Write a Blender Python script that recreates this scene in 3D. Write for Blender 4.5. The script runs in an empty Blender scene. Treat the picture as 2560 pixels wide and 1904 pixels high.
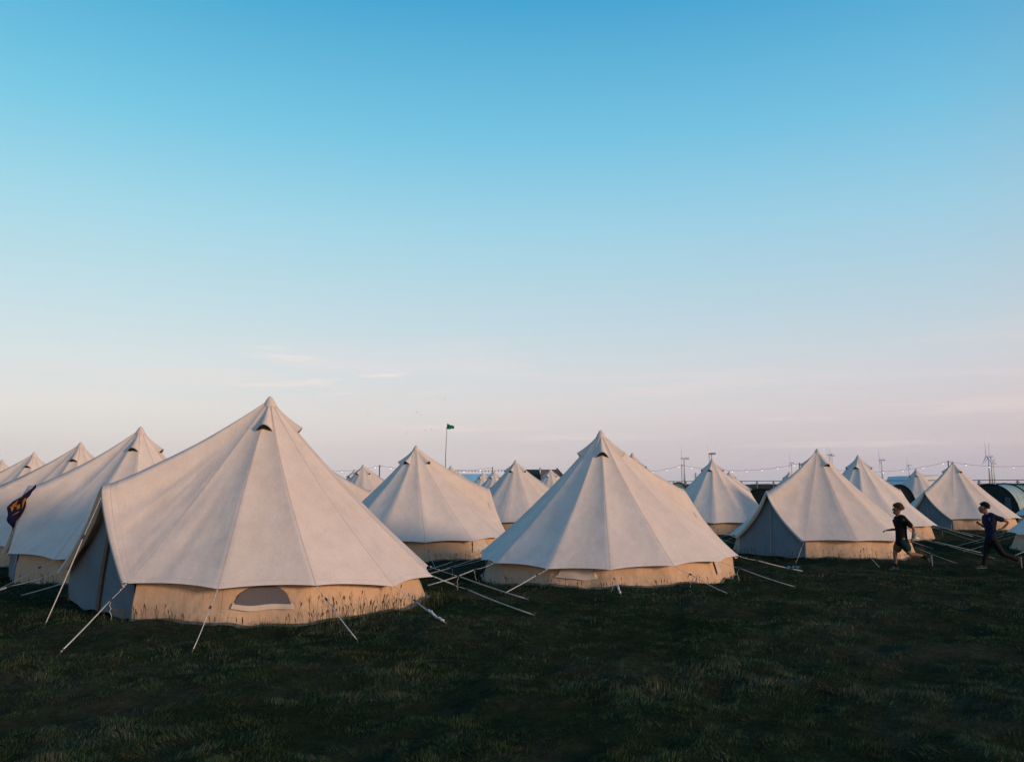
import bpy, math, random
import numpy as np
from mathutils import Vector, Matrix
R = math.radians
C = bpy.context.scene.collection
S = bpy.context.scene
random.seed(7); rng = np.random.default_rng(11)

# ------------------------------------------------------------------ camera
F = 2100.0 / 2560.0
PITCH = math.atan(261 / 2100)
CAMH = 1.7
cd = bpy.data.cameras.new("camera"); cam = bpy.data.objects.new("camera", cd); C.objects.link(cam)
cd.sensor_fit = 'HORIZONTAL'; cd.angle_x = 2 * math.atan(0.5 / F)
cd.clip_start = 0.05; cd.clip_end = 20000
cam.location = (0, 0, CAMH); cam.rotation_euler = (math.pi / 2 + PITCH, 0, 0)
S.camera = cam

# ------------------------------------------------------------------ light
SUN_AZ, SUN_EL = 56.0, 12.0           # degrees: to the right of straight behind the camera, above the horizon
def lin(r, g, b):
    f = lambda c: (c / 255 / 12.92) if c <= 10 else ((c / 255 + .055) / 1.055) ** 2.4
    return (f(r), f(g), f(b), 1)
sdir = Vector((math.sin(R(SUN_AZ)) * math.cos(R(SUN_EL)), -math.cos(R(SUN_AZ)) * math.cos(R(SUN_EL)), math.sin(R(SUN_EL))))
sd = bpy.data.lights.new("sun", 'SUN'); so = bpy.data.objects.new("sun", sd); C.objects.link(so)
sd.energy = 2.3; sd.angle = R(9); sd.color = (1.0, .69, .48)
so.rotation_euler = sdir.to_track_quat('Z', 'Y').to_euler(); so.location = sdir * 60

W = bpy.data.worlds.new("World"); S.world = W; W.use_nodes = True
nt = W.node_tree; nt.nodes.clear(); N = nt.nodes.new; L = nt.links.new
def ramp(nt, stops, interp='LINEAR'):
    n = nt.nodes.new('ShaderNodeValToRGB'); cr = n.color_ramp; cr.interpolation = interp
    while len(cr.elements) > 1: cr.elements.remove(cr.elements[0])
    cr.elements[0].position = stops[0][0]; cr.elements[0].color = stops[0][1]
    for p, c in stops[1:]:
        e = cr.elements.new(p); e.color = c
    return n
def math_(nt, op, a, b=None, c=None, clamp=False):
    n = nt.nodes.new('ShaderNodeMath'); n.operation = op; n.use_clamp = clamp
    for i, v in enumerate((a, b, c)):
        if v is None: continue
        if isinstance(v, (int, float)): n.inputs[i].default_value = v
        else: nt.links.new(v, n.inputs[i])
    return n.outputs[0]
def mixc(nt, fac, a, b, mode='MIX'):
    n = nt.nodes.new('ShaderNodeMix'); n.data_type = 'RGBA'; n.blend_type = mode
    for s, v in ((n.inputs[0], fac), (n.inputs[6], a), (n.inputs[7], b)):
        if isinstance(v, (int, float, tuple)): s.default_value = v
        else: nt.links.new(v, s)
    return n.outputs[2]
tc = N('ShaderNodeTexCoord'); sep = N('ShaderNodeSeparateXYZ'); L(tc.outputs['Generated'], sep.inputs[0])
z = sep.outputs['Z']
zc = math_(nt, 'MAXIMUM', z, 0.0)
DEEP = lin(24, 100, 166)
left = ramp(nt, [(0.0, lin(214, 204, 205)), (.03, lin(226, 217, 214)), (.083, lin(231, 228, 223)), (.138, lin(220, 229, 230)), (.19, lin(203, 226, 232)),
                 (.297, lin(166, 218, 234)), (.394, lin(121, 202, 230)), (.52, lin(70, 170, 213)), (.66, lin(46, 135, 188)), (1, DEEP)])
right = ramp(nt, [(0.0, lin(184, 180, 193)), (.03, lin(202, 190, 199)), (.083, lin(216, 204, 209)), (.138, lin(208, 212, 219)), (.19, lin(190, 211, 223)),
                  (.297, lin(156, 206, 229)), (.394, lin(117, 192, 226)), (.52, lin(70, 162, 211)), (.66, lin(44, 130, 185)), (1, DEEP)])
L(zc, left.inputs[0]); L(zc, right.inputs[0])
fx = math_(nt, 'MULTIPLY_ADD', sep.outputs['X'], .95, .42, clamp=True)
front = mixc(nt, fx, left.outputs[0], right.outputs[0])
# thin high cloud wisps
mp = N('ShaderNodeMapping'); mp.inputs['Scale'].default_value = (2.2, 2.2, 26); mp.inputs['Rotation'].default_value = (0, R(2.5), 0); L(tc.outputs['Generated'], mp.inputs[0])
nz = N('ShaderNodeTexNoise'); nz.inputs['Scale'].default_value = 1.6; nz.inputs['Detail'].default_value = 6; nz.inputs['Roughness'].default_value = .55; L(mp.outputs[0], nz.inputs[0])
cm = ramp(nt, [(0, (0, 0, 0, 1)), (.50, (0, 0, 0, 1)), (.64, (1, 1, 1, 1))]); L(nz.outputs[0], cm.inputs[0])
band = ramp(nt, [(0, (0, 0, 0, 1)), (.03, (.3, .3, .3, 1)), (.09, (1, 1, 1, 1)), (.14, (.7, .7, .7, 1)), (.19, (0, 0, 0, 1))]); L(zc, band.inputs[0])
cf = math_(nt, 'MULTIPLY', math_(nt, 'MULTIPLY', cm.outputs[0], band.outputs[0]), .3)
front = mixc(nt, cf, front, lin(246, 226, 221))
# a few separate feathery wisps low in the sky
wis = None
for wx, wz, wa, wb, wk, ws in ((-.262, .148, .060, .0045, .03, .5), (-.150, .130, .034, .0040, .10, .9), (-.262, .116, .075, .0050, .06, .7), (-.20, .104, .03, .003, .05, .45), (-.095, .108, .05, .0045, .12, .3), (-.28, .158, .03, .003, .02, .3),
                               (.08, .055, .14, .005, .01, .35), (.36, .048, .12, .0045, .02, .45), (.33, .072, .06, .003, .04, .3), (-.05, .068, .12, .005, -.02, .35)):
    dx_ = math_(nt, 'SUBTRACT', sep.outputs['X'], wx); dz_ = math_(nt, 'SUBTRACT', math_(nt, 'SUBTRACT', z, wz), math_(nt, 'MULTIPLY', dx_, wk))
    dz_ = math_(nt, 'ADD', dz_, math_(nt, 'MULTIPLY_ADD', nz.outputs[0], .03, -.015))
    e_ = math_(nt, 'ADD', math_(nt, 'POWER', math_(nt, 'ABSOLUTE', math_(nt, 'DIVIDE', dx_, wa)), 2.0), math_(nt, 'POWER', math_(nt, 'ABSOLUTE', math_(nt, 'DIVIDE', dz_, wb)), 2.0))
    e_ = math_(nt, 'MULTIPLY', math_(nt, 'SUBTRACT', 1.0, e_, clamp=True), ws)
    wis = e_ if wis is None else math_(nt, 'MAXIMUM', wis, e_)
nz2 = N('ShaderNodeTexNoise'); nz2.inputs['Scale'].default_value = 9; nz2.inputs['Detail'].default_value = 5; L(mp.outputs[0], nz2.inputs[0])
wis = math_(nt, 'MULTIPLY', wis, math_(nt, 'MULTIPLY_ADD', nz2.outputs[0], 2.2, -.5, clamp=True))
front = mixc(nt, wis, front, lin(252, 232, 226))
# sky behind the camera: the afterglow round the low sun
dv = N('ShaderNodeVectorMath'); dv.operation = 'DOT_PRODUCT'; L(tc.outputs['Generated'], dv.inputs[0]); dv.inputs[1].default_value = (math.sin(R(SUN_AZ)), -math.cos(R(SUN_AZ)), 0)
back = ramp(nt, [(0.0, (1.0, .55, .30, 1)), (.1, (.95, .60, .38, 1)), (.25, (.55, .47, .42, 1)), (.5, (.12, .22, .34, 1)), (1, DEEP)]); L(zc, back.inputs[0])
bf = math_(nt, 'MULTIPLY_ADD', dv.outputs['Value'], 1.25, .12, clamp=True)
lf = math_(nt, 'MULTIPLY_ADD', sep.outputs['X'], -2.6, -1.45, clamp=True)      # sky out of view at left, dimmed to deepen shade on left-facing canvas
front = mixc(nt, lf, front, mixc(nt, 1.0, front, (.10, .24, .42, 1), 'MULTIPLY'))
sky = mixc(nt, bf, front, back.outputs[0])
below = math_(nt, 'GREATER_THAN', z, -0.004)
st = N('ShaderNodeTexSky'); st.sky_type = 'NISHITA'; st.sun_disc = False; st.sun_elevation = R(SUN_EL); st.sun_rotation = math.atan2(sdir.x, sdir.y)
sky = mixc(nt, below, (.02, .025, .03, 1), sky)
b1 = N('ShaderNodeBackground'); L(sky, b1.inputs[0]); b1.inputs[1].default_value = .97
b2 = N('ShaderNodeBackground'); L(st.outputs[0], b2.inputs[0]); b2.inputs[1].default_value = .006
ad = N('ShaderNodeAddShader'); L(b1.outputs[0], ad.inputs[0]); L(b2.outputs[0], ad.inputs[1])
wo = N('ShaderNodeOutputWorld'); L(ad.outputs[0], wo.inputs[0])
S.view_settings.view_transform = 'Standard'; S.view_settings.look = 'None'; S.view_settings.gamma = 1; S.view_settings.exposure = 0

# ------------------------------------------------------------------ projection helpers (photo pixel -> point in the place)
def ray(px, py):
    x = (px - 1280) / 2100; u = -(py - 952) / 2100
    y = math.cos(PITCH) - u * math.sin(PITCH); zz = math.sin(PITCH) + u * math.cos(PITCH)
    return np.array([x / y, 1.0, zz / y])
def aty(px, py, y): return np.array([0, 0, CAMH]) + ray(px, py) * y
def atz(px, py, zz):
    r = ray(px, py); return np.array([0, 0, CAMH]) + r * (zz - CAMH) / r[2]

# ------------------------------------------------------------------ ground height
_w = [(rng.uniform(0, 2 * math.pi), wl, rng.uniform(0, 6.28), a) for wl, a in
      [(6, .012), (4.2, .012), (2.9, .011), (2.1, .010), (1.5, .009), (1.1, .008), (.8, .007), (.57, .006), (.42, .005), (.33, .004)] for _ in range(2)]
def gz(x, y):
    x = np.asarray(x, float); y = np.asarray(y, float)
    t = np.clip((y - 12) / 8, 0, 1); h = -.21 * t * t * (3 - 2 * t)
    d = np.hypot(x, y); f = np.clip(1 - (d - 30) / 30, 0, 1)
    n = 0
    for a, wl, p, am in _w: n = n + am * np.sin((x * math.cos(a) + y * math.sin(a)) * 2 * math.pi / wl + p + .8 * np.sin(x * .9 / wl + y * .7 / wl))
    return h + n * f

# ------------------------------------------------------------------ mesh helpers
def mk(name, verts, faces, mat=None, parent=None, smooth=False, attr=None, loc=None):
    me = bpy.data.meshes.new(name); me.from_pydata([tuple(map(float, v)) for v in verts], [], [tuple(f) for f in faces]); me.update()
    if smooth: me.polygons.foreach_set('use_smooth', [True] * len(me.polygons))
    if attr is not None:
        a = me.attributes.new('fab', 'FLOAT_VECTOR', 'POINT'); a.data.foreach_set('vector', np.asarray(attr, np.float32).ravel())
    o = bpy.data.objects.new(name, me); C.objects.link(o)
    if mat: me.materials.append(mat)
    if parent is not None: o.parent = parent
    if loc is not None: o.location = loc
    return o
def empty(name, loc=(0, 0, 0), rz=0):
    o = bpy.data.objects.new(name, None); C.objects.link(o); o.location = loc; o.rotation_euler[2] = rz; o.empty_display_size = .3
    return o
def tag(o, label, cat, group=None):
    o['label'] = label; o['category'] = cat
    if group: o['group'] = group
    return o
class MB:
    def __init__(s): s.v = []; s.f = []
    def add(s, vs, fs):
        n = len(s.v); s.v += [tuple(map(float, v)) for v in vs]; s.f += [tuple(i + n for i in f) for f in fs]
    def box(s, c, d, rz=0):
        cx, cy, cz = c; a, b, h = d[0] / 2, d[1] / 2, d[2] / 2; co, si = math.cos(rz), math.sin(rz)
        vs = [(cx + x * co - y * si, cy + x * si + y * co, cz + zz) for zz in (-h, h) for x, y in ((-a, -b), (a, -b), (a, b), (-a, b))]
        s.add(vs, [(3, 2, 1, 0), (4, 5, 6, 7), (0, 1, 5, 4), (1, 2, 6, 5), (2, 3, 7, 6), (3, 0, 4, 7)])
    def tube(s, pts, r, n=6, cap=True):
        pts = [np.array(p, float) for p in pts]; rs = r if hasattr(r, '__len__') else [r] * len(pts)
        base = len(s.v); rings = []
        for i, p in enumerate(pts):
            t = pts[min(i + 1, len(pts) - 1)] - pts[max(i - 1, 0)]; t = t / (np.linalg.norm(t) + 1e-9)
            up = np.array([0, 0, 1.]) if abs(t[2]) < .9 else np.array([1., 0, 0])
            a = np.cross(t, up); a /= np.linalg.norm(a); b = np.cross(a, t)
            for k in range(n):
                an = 2 * math.pi * k / n
                s.v.append(tuple(p + (a * math.cos(an) + b * math.sin(an)) * rs[i]))
        for i in range(len(pts) - 1):
            for k in range(n):
                k2 = (k + 1) % n
                s.f.append((base + i * n + k, base + i * n + k2, base + (i + 1) * n + k2, base + (i + 1) * n + k))
        if cap:
            s.f.append(tuple(base + k for k in range(n))[::-1]); s.f.append(tuple(base + (len(pts) - 1) * n + k for k in range(n)))
    def ball(s, c, r, nu=8, nv=6, sc=(1, 1, 1)):
        vs = [(c[0], c[1], c[2] - r * sc[2])]; fs = []
        for j in range(1, nv):
            ph = -math.pi / 2 + math.pi * j / nv
            for i in range(nu):
                a = 2 * math.pi * i / nu
                vs.append((c[0] + r * sc[0] * math.cos(ph) * math.cos(a), c[1] + r * sc[1] * math.cos(ph) * math.sin(a), c[2] + r * sc[2] * math.sin(ph)))
        vs.append((c[0], c[1], c[2] + r * sc[2])); T = len(vs) - 1
        for i in range(nu): fs.append((0, 1 + (i + 1) % nu, 1 + i)); fs.append((T, 1 + (nv - 2) * nu + i, 1 + (nv - 2) * nu + (i + 1) % nu))
        for j in range(nv - 2):
            for i in range(nu): fs.append((1 + j * nu + i, 1 + j * nu + (i + 1) % nu, 1 + (j + 1) * nu + (i + 1) % nu, 1 + (j + 1) * nu + i))
        s.add(vs, fs)
    def build(s, name, mat, parent=None, smooth=False): return mk(name, s.v, s.f, mat, parent, smooth)

# ------------------------------------------------------------------ materials
def newmat(name):
    m = bpy.data.materials.new(name); m.use_nodes = True; n = m.node_tree; b = n.nodes['Principled BSDF']; b.inputs['Specular IOR Level'].default_value = .2
    return m, n, b
def noise(n, scale, detail=4, rough=.55, coord='Object', vec=None):
    t = n.nodes.new('ShaderNodeTexNoise'); t.inputs['Scale'].default_value = scale; t.inputs['Detail'].default_value = detail; t.inputs['Roughness'].default_value = rough
    if vec is None:
        c = n.nodes.new('ShaderNodeTexCoord'); n.links.new(c.outputs[coord], t.inputs[0])
    else: n.links.new(vec, t.inputs[0])
    return t.outputs[0]
def simple(name, col, rough=.7, var=.12, scale=8, metal=0, spec=.2, emit=None, estr=0):
    m, n, b = newmat(name)
    c0 = tuple(max(0, c * (1 - var)) for c in col[:3]) + (1,); c1 = tuple(min(1, c * (1 + var)) for c in col[:3]) + (1,)
    r = ramp(n, [(.3, c0), (.7, c1)]); n.links.new(noise(n, scale), r.inputs[0]); n.links.new(r.outputs[0], b.inputs['Base Color'])
    b.inputs['Roughness'].default_value = rough; b.inputs['Metallic'].default_value = metal; b.inputs['Specular IOR Level'].default_value = spec
    if emit: b.inputs['Emission Color'].default_value = emit; b.inputs['Emission Strength'].default_value = estr
    return m
def canvas(name, c_lo, c_hi, seam=.80, hem=True, bump=.45, dirt=None, transl=.0):
    m, n, b = newmat(name)
    at = n.nodes.new('ShaderNodeAttribute'); at.attribute_name = 'fab'; sp = n.nodes.new('ShaderNodeSeparateXYZ'); n.links.new(at.outputs['Vector'], sp.inputs[0])
    oi = n.nodes.new('ShaderNodeObjectInfo')
    big = noise(n, .9, 5, .6)
    r = ramp(n, [(.25, c_lo), (.75, c_hi)]); n.links.new(big, r.inputs[0])
    col = r.outputs[0]
    fine = noise(n, 60, 3, .7)
    fr = ramp(n, [(.25, (.86, .86, .86, 1)), (.75, (1.10, 1.10, 1.10, 1))]); n.links.new(fine, fr.inputs[0])
    col = mixc(n, 1.0, col, fr.outputs[0], 'MULTIPLY')
    md = noise(n, 3.2, 5, .65); mr = ramp(n, [(.3, (.93, .925, .92, 1)), (.6, (1.03, 1.03, 1.03, 1))]); n.links.new(md, mr.inputs[0]); col = mixc(n, 1.0, col, mr.outputs[0], 'MULTIPLY')
    # per tent tone and per panel tone
    hs = n.nodes.new('ShaderNodeHueSaturation'); n.links.new(col, hs.inputs['Color']); n.links.new(math_(n, 'MULTIPLY_ADD', oi.outputs['Random'], .10, .95), hs.inputs['Value'])
    col = hs.outputs[0]
    wn = n.nodes.new('ShaderNodeTexWhiteNoise'); wn.noise_dimensions = '1D'; n.links.new(math_(n, 'FLOOR', sp.outputs['Z']), wn.inputs['W'])
    pv = math_(n, 'MULTIPLY_ADD', wn.outputs['Value'], .09, .945)
    cb = n.nodes.new('ShaderNodeCombineColor'); [n.links.new(pv, cb.inputs[i]) for i in range(3)]
    col = mixc(n, 1.0, col, cb.outputs[0], 'MULTIPLY')
    # sewn seams
    wob = math_(n, 'MULTIPLY_ADD', noise(n, 5, 2), .006, -.003)
    d = math_(n, 'ADD', sp.outputs['X'], wob)
    sm = math_(n, 'SUBTRACT', 1.0, math_(n, 'MULTIPLY', d, 70.0, clamp=True), clamp=True)
    he = math_(n, 'LESS_THAN', math_(n, 'ABSOLUTE', math_(n, 'SUBTRACT', sp.outputs['Y'], .09)), .006)
    sm2 = math_(n, 'MAXIMUM', sm, math_(n, 'MULTIPLY', he, .35 if hem else 0.0))
    col = mixc(n, sm2, col, mixc(n, 1.0, col, (seam * .92, seam * .88, seam * .85, 1), 'MULTIPLY'))
    if dirt:
        dn = ramp(n, [(.42, (0, 0, 0, 1)), (.72, (1, 1, 1, 1))]); n.links.new(noise(n, 9, 6, .7), dn.inputs[0])
        low = math_(n, 'SUBTRACT', 1.0, math_(n, 'MULTIPLY', sp.outputs['Y'], 3.2, clamp=True), clamp=True)
        dm = math_(n, 'MULTIPLY', dn.outputs[0], math_(n, 'MULTIPLY', low, .75))
        col = mixc(n, dm, col, dirt)
    n.links.new(col, b.inputs['Base Color']); b.inputs['Roughness'].default_value = .85; b.inputs['Specular IOR Level'].default_value = .12
    # soft folds
    c = n.nodes.new('ShaderNodeTexCoord'); mpn = n.nodes.new('ShaderNodeMapping'); mpn.inputs['Scale'].default_value = (1.6, 1.6, .7); n.links.new(c.outputs['Object'], mpn.inputs[0])
    t1 = n.nodes.new('ShaderNodeTexNoise'); t1.inputs['Scale'].default_value = 1.5; t1.inputs['Detail'].default_value = 4; t1.inputs['Distortion'].default_value = .3; n.links.new(mpn.outputs[0], t1.inputs[0])
    hsum = math_(n, 'ADD', math_(n, 'MULTIPLY', t1.outputs[0], .10), math_(n, 'ADD', math_(n, 'MULTIPLY_ADD', noise(n, 6, 5, .6), .016, math_(n, 'MULTIPLY', fine, .002)), math_(n, 'MULTIPLY', sm, .006)))
    bp = n.nodes.new('ShaderNodeBump'); bp.inputs['Strength'].default_value = bump; bp.inputs['Distance'].default_value = 1.0; n.links.new(hsum, bp.inputs['Height']); n.links.new(bp.outputs[0], b.inputs['Normal'])
    return m
M = {}
M['roof'] = canvas('roof_canvas', (.73, .61, .51, 1), (.82, .70, .595, 1), bump=.22)
M['wall'] = canvas('wall_canvas', (.585, .40, .268, 1), (.675, .475, .325, 1), hem=False, bump=.5, dirt=(.20, .15, .085, 1))
M['door'] = canvas('shaded_door_canvas', (.18, .205, .225, 1), (.235, .265, .29, 1), hem=False, bump=.5)  # doorway shade is put into this darker, bluer canvas colour
M['zip'] = simple('door_zip_tape', (.20, .12, .075), .8)
M['zip2'] = simple('door_zip_cord', (.36, .34, .33), .8)
M['net'] = simple('window_net', (.125, .12, .14), .9, .06, 40)
M['flap'] = simple('window_flap', (.60, .50, .42), .85, .06, 12)
M['sheet'] = simple('groundsheet', (.12, .115, .11), .55, .3, 10)
M['rope'] = simple('rope', (.68, .66, .62), .8, .1, 50)
M['slider'] = simple('slider', (.05, .05, .05), .5)
M['peg'] = simple('peg_steel', (.06, .065, .06), .45, .1, 30, metal=.7)
M['dark'] = simple('vent_shade', (.03, .026, .022), .9)  # shade of vent openings as a dark colour; also plain dark sleeves and birds
M['steel'] = simple('fence_steel', (.22, .24, .26), .5, .1, 3, metal=.4)
M['pole'] = simple('pole_wood', (.10, .08, .07), .7)

# ------------------------------------------------------------------ bell tents
def P3(X, Y, az, r, z): return np.array([X + r * math.sin(az), Y - r * math.cos(az), z])
def hit(px, py, X, Y, rad):
    """point where the sight line of a photo pixel meets the tent's round edge (near side)"""
    q = ray(px, py); a = q[0] ** 2 + 1; b = -2 * (q[0] * X + Y); c = X * X + Y * Y - rad * rad; D = b * b - 4 * a * c
    y = (-b - math.sqrt(max(D, 0))) / (2 * a); return np.array([0, 0, CAMH]) + q * y
def sm3(t): return t * t * (3 - 2 * t)
def tent(label, X, Y, apexz, door_az, nodes=None, half=25, peak=None, rad=2.6, lod=2, vents=(-67, 67, -152, 152), twist=0, windows=(), ropes=True, pegs=None, ropelen=1.5, sag=.12, n0=None, wear=0, doorrope=True, bundles=(), group='bell tents pitched in rows across the field'):
    g0 = float(gz(X, Y)) if Y < 60 else -.2
    root = empty('bell_tent', (X, Y, g0)); tag(root, label, 'bell tent', group)
    loc = np.array([X, Y, g0])
    rr = random.Random(int(X * 1000 + Y * 77))
    da = R(door_az); ha = R(half)
    gzs = lambda x, y: float(gz(x, y))
    if nodes is None:
        nodes = []
        nn = 12
        for i in range(nn):
            az = da + ha + (2 * math.pi - 2 * ha) * i / (nn - 1)
            r_ = rad + rr.uniform(-.04, .05); p = P3(X, Y, az, r_, 0); p[2] = gzs(p[0], p[1]) * .5 + g0 * .5 + .47 + rr.uniform(-.02, .02); nodes.append(p)
    nodes = [np.array(p, float) for p in nodes]
    if n0 is not None: nodes[0] = np.array(n0, float)
    apex = np.array([X, Y, apexz])
    if peak is None:
        m = (nodes[0] + nodes[-1]) / 2; d = m - apex; d[2] = 0; d /= np.linalg.norm(d)
        peak = apex + d * (rad - .42); peak[2] = g0 + 1.74
    peak = np.array(peak, float)
    nsub = {2: 14, 1: 8, 0: 4}[lod]; ns = {2: 44, 1: 22, 0: 9}[lod]
    def az_of(p): return math.atan2(p[0] - X, -(p[1] - Y))
    # edge curve
    E = []; seg = []   # edge points, (t within panel, kind)
    def inward(p, amt):
        d = p - apex; d[2] = 0; d = d / np.linalg.norm(d); return p - d * amt
    for i in range(len(nodes) - 1):
        a, b = nodes[i], nodes[i + 1]
        for k in range(nsub):
            t = k / nsub; q = a * (1 - t) + b * t; q = inward(q, .06 * 4 * t * (1 - t)); q = q + np.array([0, 0, .022 * 4 * t * (1 - t)])
            E.append(q); seg.append((t, i, 0))
    Lc, Rc = nodes[-1], nodes[0]; mid = (Lc + Rc) / 2
    for j, (a, b) in enumerate(((Lc, peak), (peak, Rc))):
        for k in range(nsub + (1 if j == 1 else 0)):
            t = k / nsub; q = a * (1 - t) + b * t
            w = 4 * t * (1 - t); axis = (peak + mid) / 2; dd = axis - q; dd[2] = 0
            q = q + dd / (np.linalg.norm(dd) + 1e-6) * .09 * w; q = q + np.array([0, 0, -.05 * w])
            E.append(q); seg.append((t, 20 + j, 1))
    E = np.array(E); M_ = len(E)
    V = []; A = []
    lenr = np.linalg.norm(E - apex, axis=1)
    def surf(e, s, t, kind, pid):
        p = apex * (1 - s) + e * s
        bow = sag * 4 * s * (1 - s) * (1.12 - .25 * s) + .028 * 4 * t * (1 - t) * 4 * s * (1 - s) * (1 if kind == 0 else .6)
        kf = 1 if kind == 0 else 1 - .18 * (t if pid == 20 else 1 - t)
        p = p.copy(); p[2] -= bow * kf
        if twist:
            a = R(twist) * (1 - s) ** 1.5; dx, dy = p[0] - X, p[1] - Y
            p[0] = X + dx * math.cos(a) - dy * math.sin(a); p[1] = Y + dx * math.sin(a) + dy * math.cos(a)
        return p
    for i in range(M_):
        t, pid, kind = seg[i]
        nxt = E[min(i + 1, M_ - 1)]
        w = np.linalg.norm(nodes[(pid + 1) % len(nodes)] - nodes[pid]) if kind == 0 else 1.5
        for j in range(ns + 1):
            s = (j / ns) ** .9
            p = surf(E[i], s, t, kind, pid)
            if lod:
                # pleats pulled out from each guy point, soft creases elsewhere
                dn = min(t, 1 - t) * w * s
                de = (1 - s) * lenr[i]
                pl = math.exp(-de / .45) * math.exp(-dn / .5)
                ang = math.atan2(dn, de + .05)
                p[2] += .016 * pl * math.sin(ang * 15) * min(1, de / .12)
                if kind == 1 or pid in (0, len(nodes) - 2):
                    tt = (t if pid == 0 else 1 - t) if kind == 0 else 0
                    cr = math.exp(-tt * 3.0) * sm3(min(1, max(0, (s - .25) / .5))) * min(1, de / .1)
                    n2 = .020 * cr * math.sin(s * 6 + t * 26 + 3 * math.sin(t * 5 + X)) * min(1, 6 * min(t, 1 - t))
                    d = p - apex; d[2] = 0; d /= np.linalg.norm(d) + 1e-6; p += d * n2 * .6; p[2] += n2 * .8
                a_ = az_of(p)
                p[2] += .007 * s * math.sin(a_ * 7 + s * 5 + X) * math.sin(s * 9 + a_ * 3)
            V.append(p - loc); A.append(((min(t, 1 - t) * w * s) if kind == 0 else (1 if t == 0 and pid == 20 else min(t, 1 - t) * w * s + .02), (1 - s) * lenr[i], pid + .5))
    Fs = []
    for i in range(M_ - 1):
        for j in range(ns):
            a = i * (ns + 1) + j; b = (i + 1) * (ns + 1) + j; Fs.append((a, a + 1, b + 1, b))
    mk('canopy', V, Fs, M['roof'], root, True, A)
    # apex cap
    cap = []; ca = []; cf = []; nr = 18; prof = [(0, .012), (.028, .0), (.055, -.03), (.085, -.075), (.115, -.125)]
    slope = (apexz - float(np.mean([p[2] for p in nodes]))) / rad
    for r_, dz in prof:
        for k in range(nr):
            a = 2 * math.pi * k / nr; cap.append((r_ * math.sin(a), -r_ * math.cos(a), apexz - g0 + .012 + dz * 1.25 + .012)); ca.append((.5, .5, .5))
    for j in range(len(prof) - 1):
        for k in range(nr): cf.append((j * nr + k, (j + 1) * nr + k, (j + 1) * nr + (k + 1) % nr, j * nr + (k + 1) % nr))
    mk('apex_cap', cap, cf, M['roof'], root, True, ca)
    # door hem: the canopy's turned out lip on both sides of the door
    dn_ = np.array([math.sin(az_of(mid)), -math.cos(az_of(mid)), 0.]); tdir = Rc - Lc; tdir[2] = 0; tdir /= np.linalg.norm(tdir)
    nrm = np.array([tdir[1], -tdir[0], 0]);
    if np.dot(nrm, dn_) < 0: nrm = -nrm
    idx = [i for i in range(M_) if seg[i][2] == 1]
    hv = []; hf = []; hat = []
    for n_, i in enumerate(idx):
        e = E[i] - loc; k_ = math.sin(math.pi * n_ / (len(idx) - 1)) * .5 + .5
        inn = mid - loc - e; inn[2] = 0; inn = inn / (np.linalg.norm(inn) + .05)
        hv += [e, e + nrm * .10 * k_ + inn * .01, e + nrm * .095 * k_ + inn * .04 - np.array([0, 0, .04]), e + inn * .06 - np.array([0, 0, .06])]; hat += [(0, .5, .5), (.12, .5, .5), (.0, .5, .5), (.1, .5, .5)]
    for n_ in range(len(idx) - 1):
        for q in range(3): a = n_ * 4 + q; hf.append((a, a + 1, a + 5, a + 4))
    mk('door_hem', hv, hf, M['roof'], root, True, hat)
    # wall
    wn = [inward(p, .32 if 0 < i < len(nodes) - 1 else .15) for i, p in enumerate(nodes)]; bn = [inward(p, .09) for p in nodes]
    nw = {2: 12, 1: 7, 0: 3}[lod]; nh = {2: 8, 1: 5, 0: 2}[lod]
    wv = []; wa = []; wf = []; cols = 0; bot = []
    for i in range(len(wn) - 1):
        for k in range(nw + (1 if i == len(wn) - 2 else 0)):
            t = k / nw; top = wn[i] * (1 - t) + wn[i + 1] * t; b = bn[i] * (1 - t) + bn[i + 1] * t
            b[2] = gzs(b[0], b[1]) - .02 if Y < 60 else -.22
            wl = np.linalg.norm(wn[i + 1] - wn[i])
            tk = [(.02 if q_ in (0, len(wn) - 1) else .15) for q_ in (i, i + 1)]; top = top + np.array([0, 0, tk[0] * (1 - t) + tk[1] * t])
            for j in range(nh + 1):
                v = j / nh; q = b * (1 - v) + top * v
                d = q - apex; d[2] = 0; d /= np.linalg.norm(d)
                if lod: q = q + d * (.014 * math.sin(i * 5 + t * 9 + v * 2.4) * math.sin(v * math.pi) + .008 * math.sin(t * 31 + i + v * 6) * (.3 + v))
                wv.append(q - loc); wa.append((min(t, 1 - t) * wl + .004, v * (top[2] - b[2]), i + .5))
            bot.append(b - loc); cols += 1
    for i in range(cols - 1):
        for j in range(nh): a = i * (nh + 1) + j; b = a + nh + 1; wf.append((a, a + 1, b + 1, b))
    mk('wall', wv, wf, M['wall'], root, True, wa)
    # groundsheet edge showing under the wall
    if lod:
        sv = []; sf = []
        for i, b in enumerate(bot):
            d = np.array([b[0], b[1], 0]); d /= np.linalg.norm(d); w_ = .035 + .02 * math.sin(i * .9) + .012 * math.sin(i * 2.3)
            sv += [b + d * .004 + np.array([0, 0, .05]), b + d * w_ + np.array([0, 0, .045]), b + d * (w_ + .015) + np.array([0, 0, .0])]
        for i in range(len(bot) - 1):
            for q in range(2): a = i * 3 + q; sf.append((a, a + 1, a + 4, a + 3))
        mk('groundsheet', sv, sf, M['sheet'], root, True)
    # door panel, set back inside the lip
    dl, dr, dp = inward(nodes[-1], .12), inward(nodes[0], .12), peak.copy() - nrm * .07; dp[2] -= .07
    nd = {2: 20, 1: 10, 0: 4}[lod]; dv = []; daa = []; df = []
    mo = (dl + dr) / 2
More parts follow.
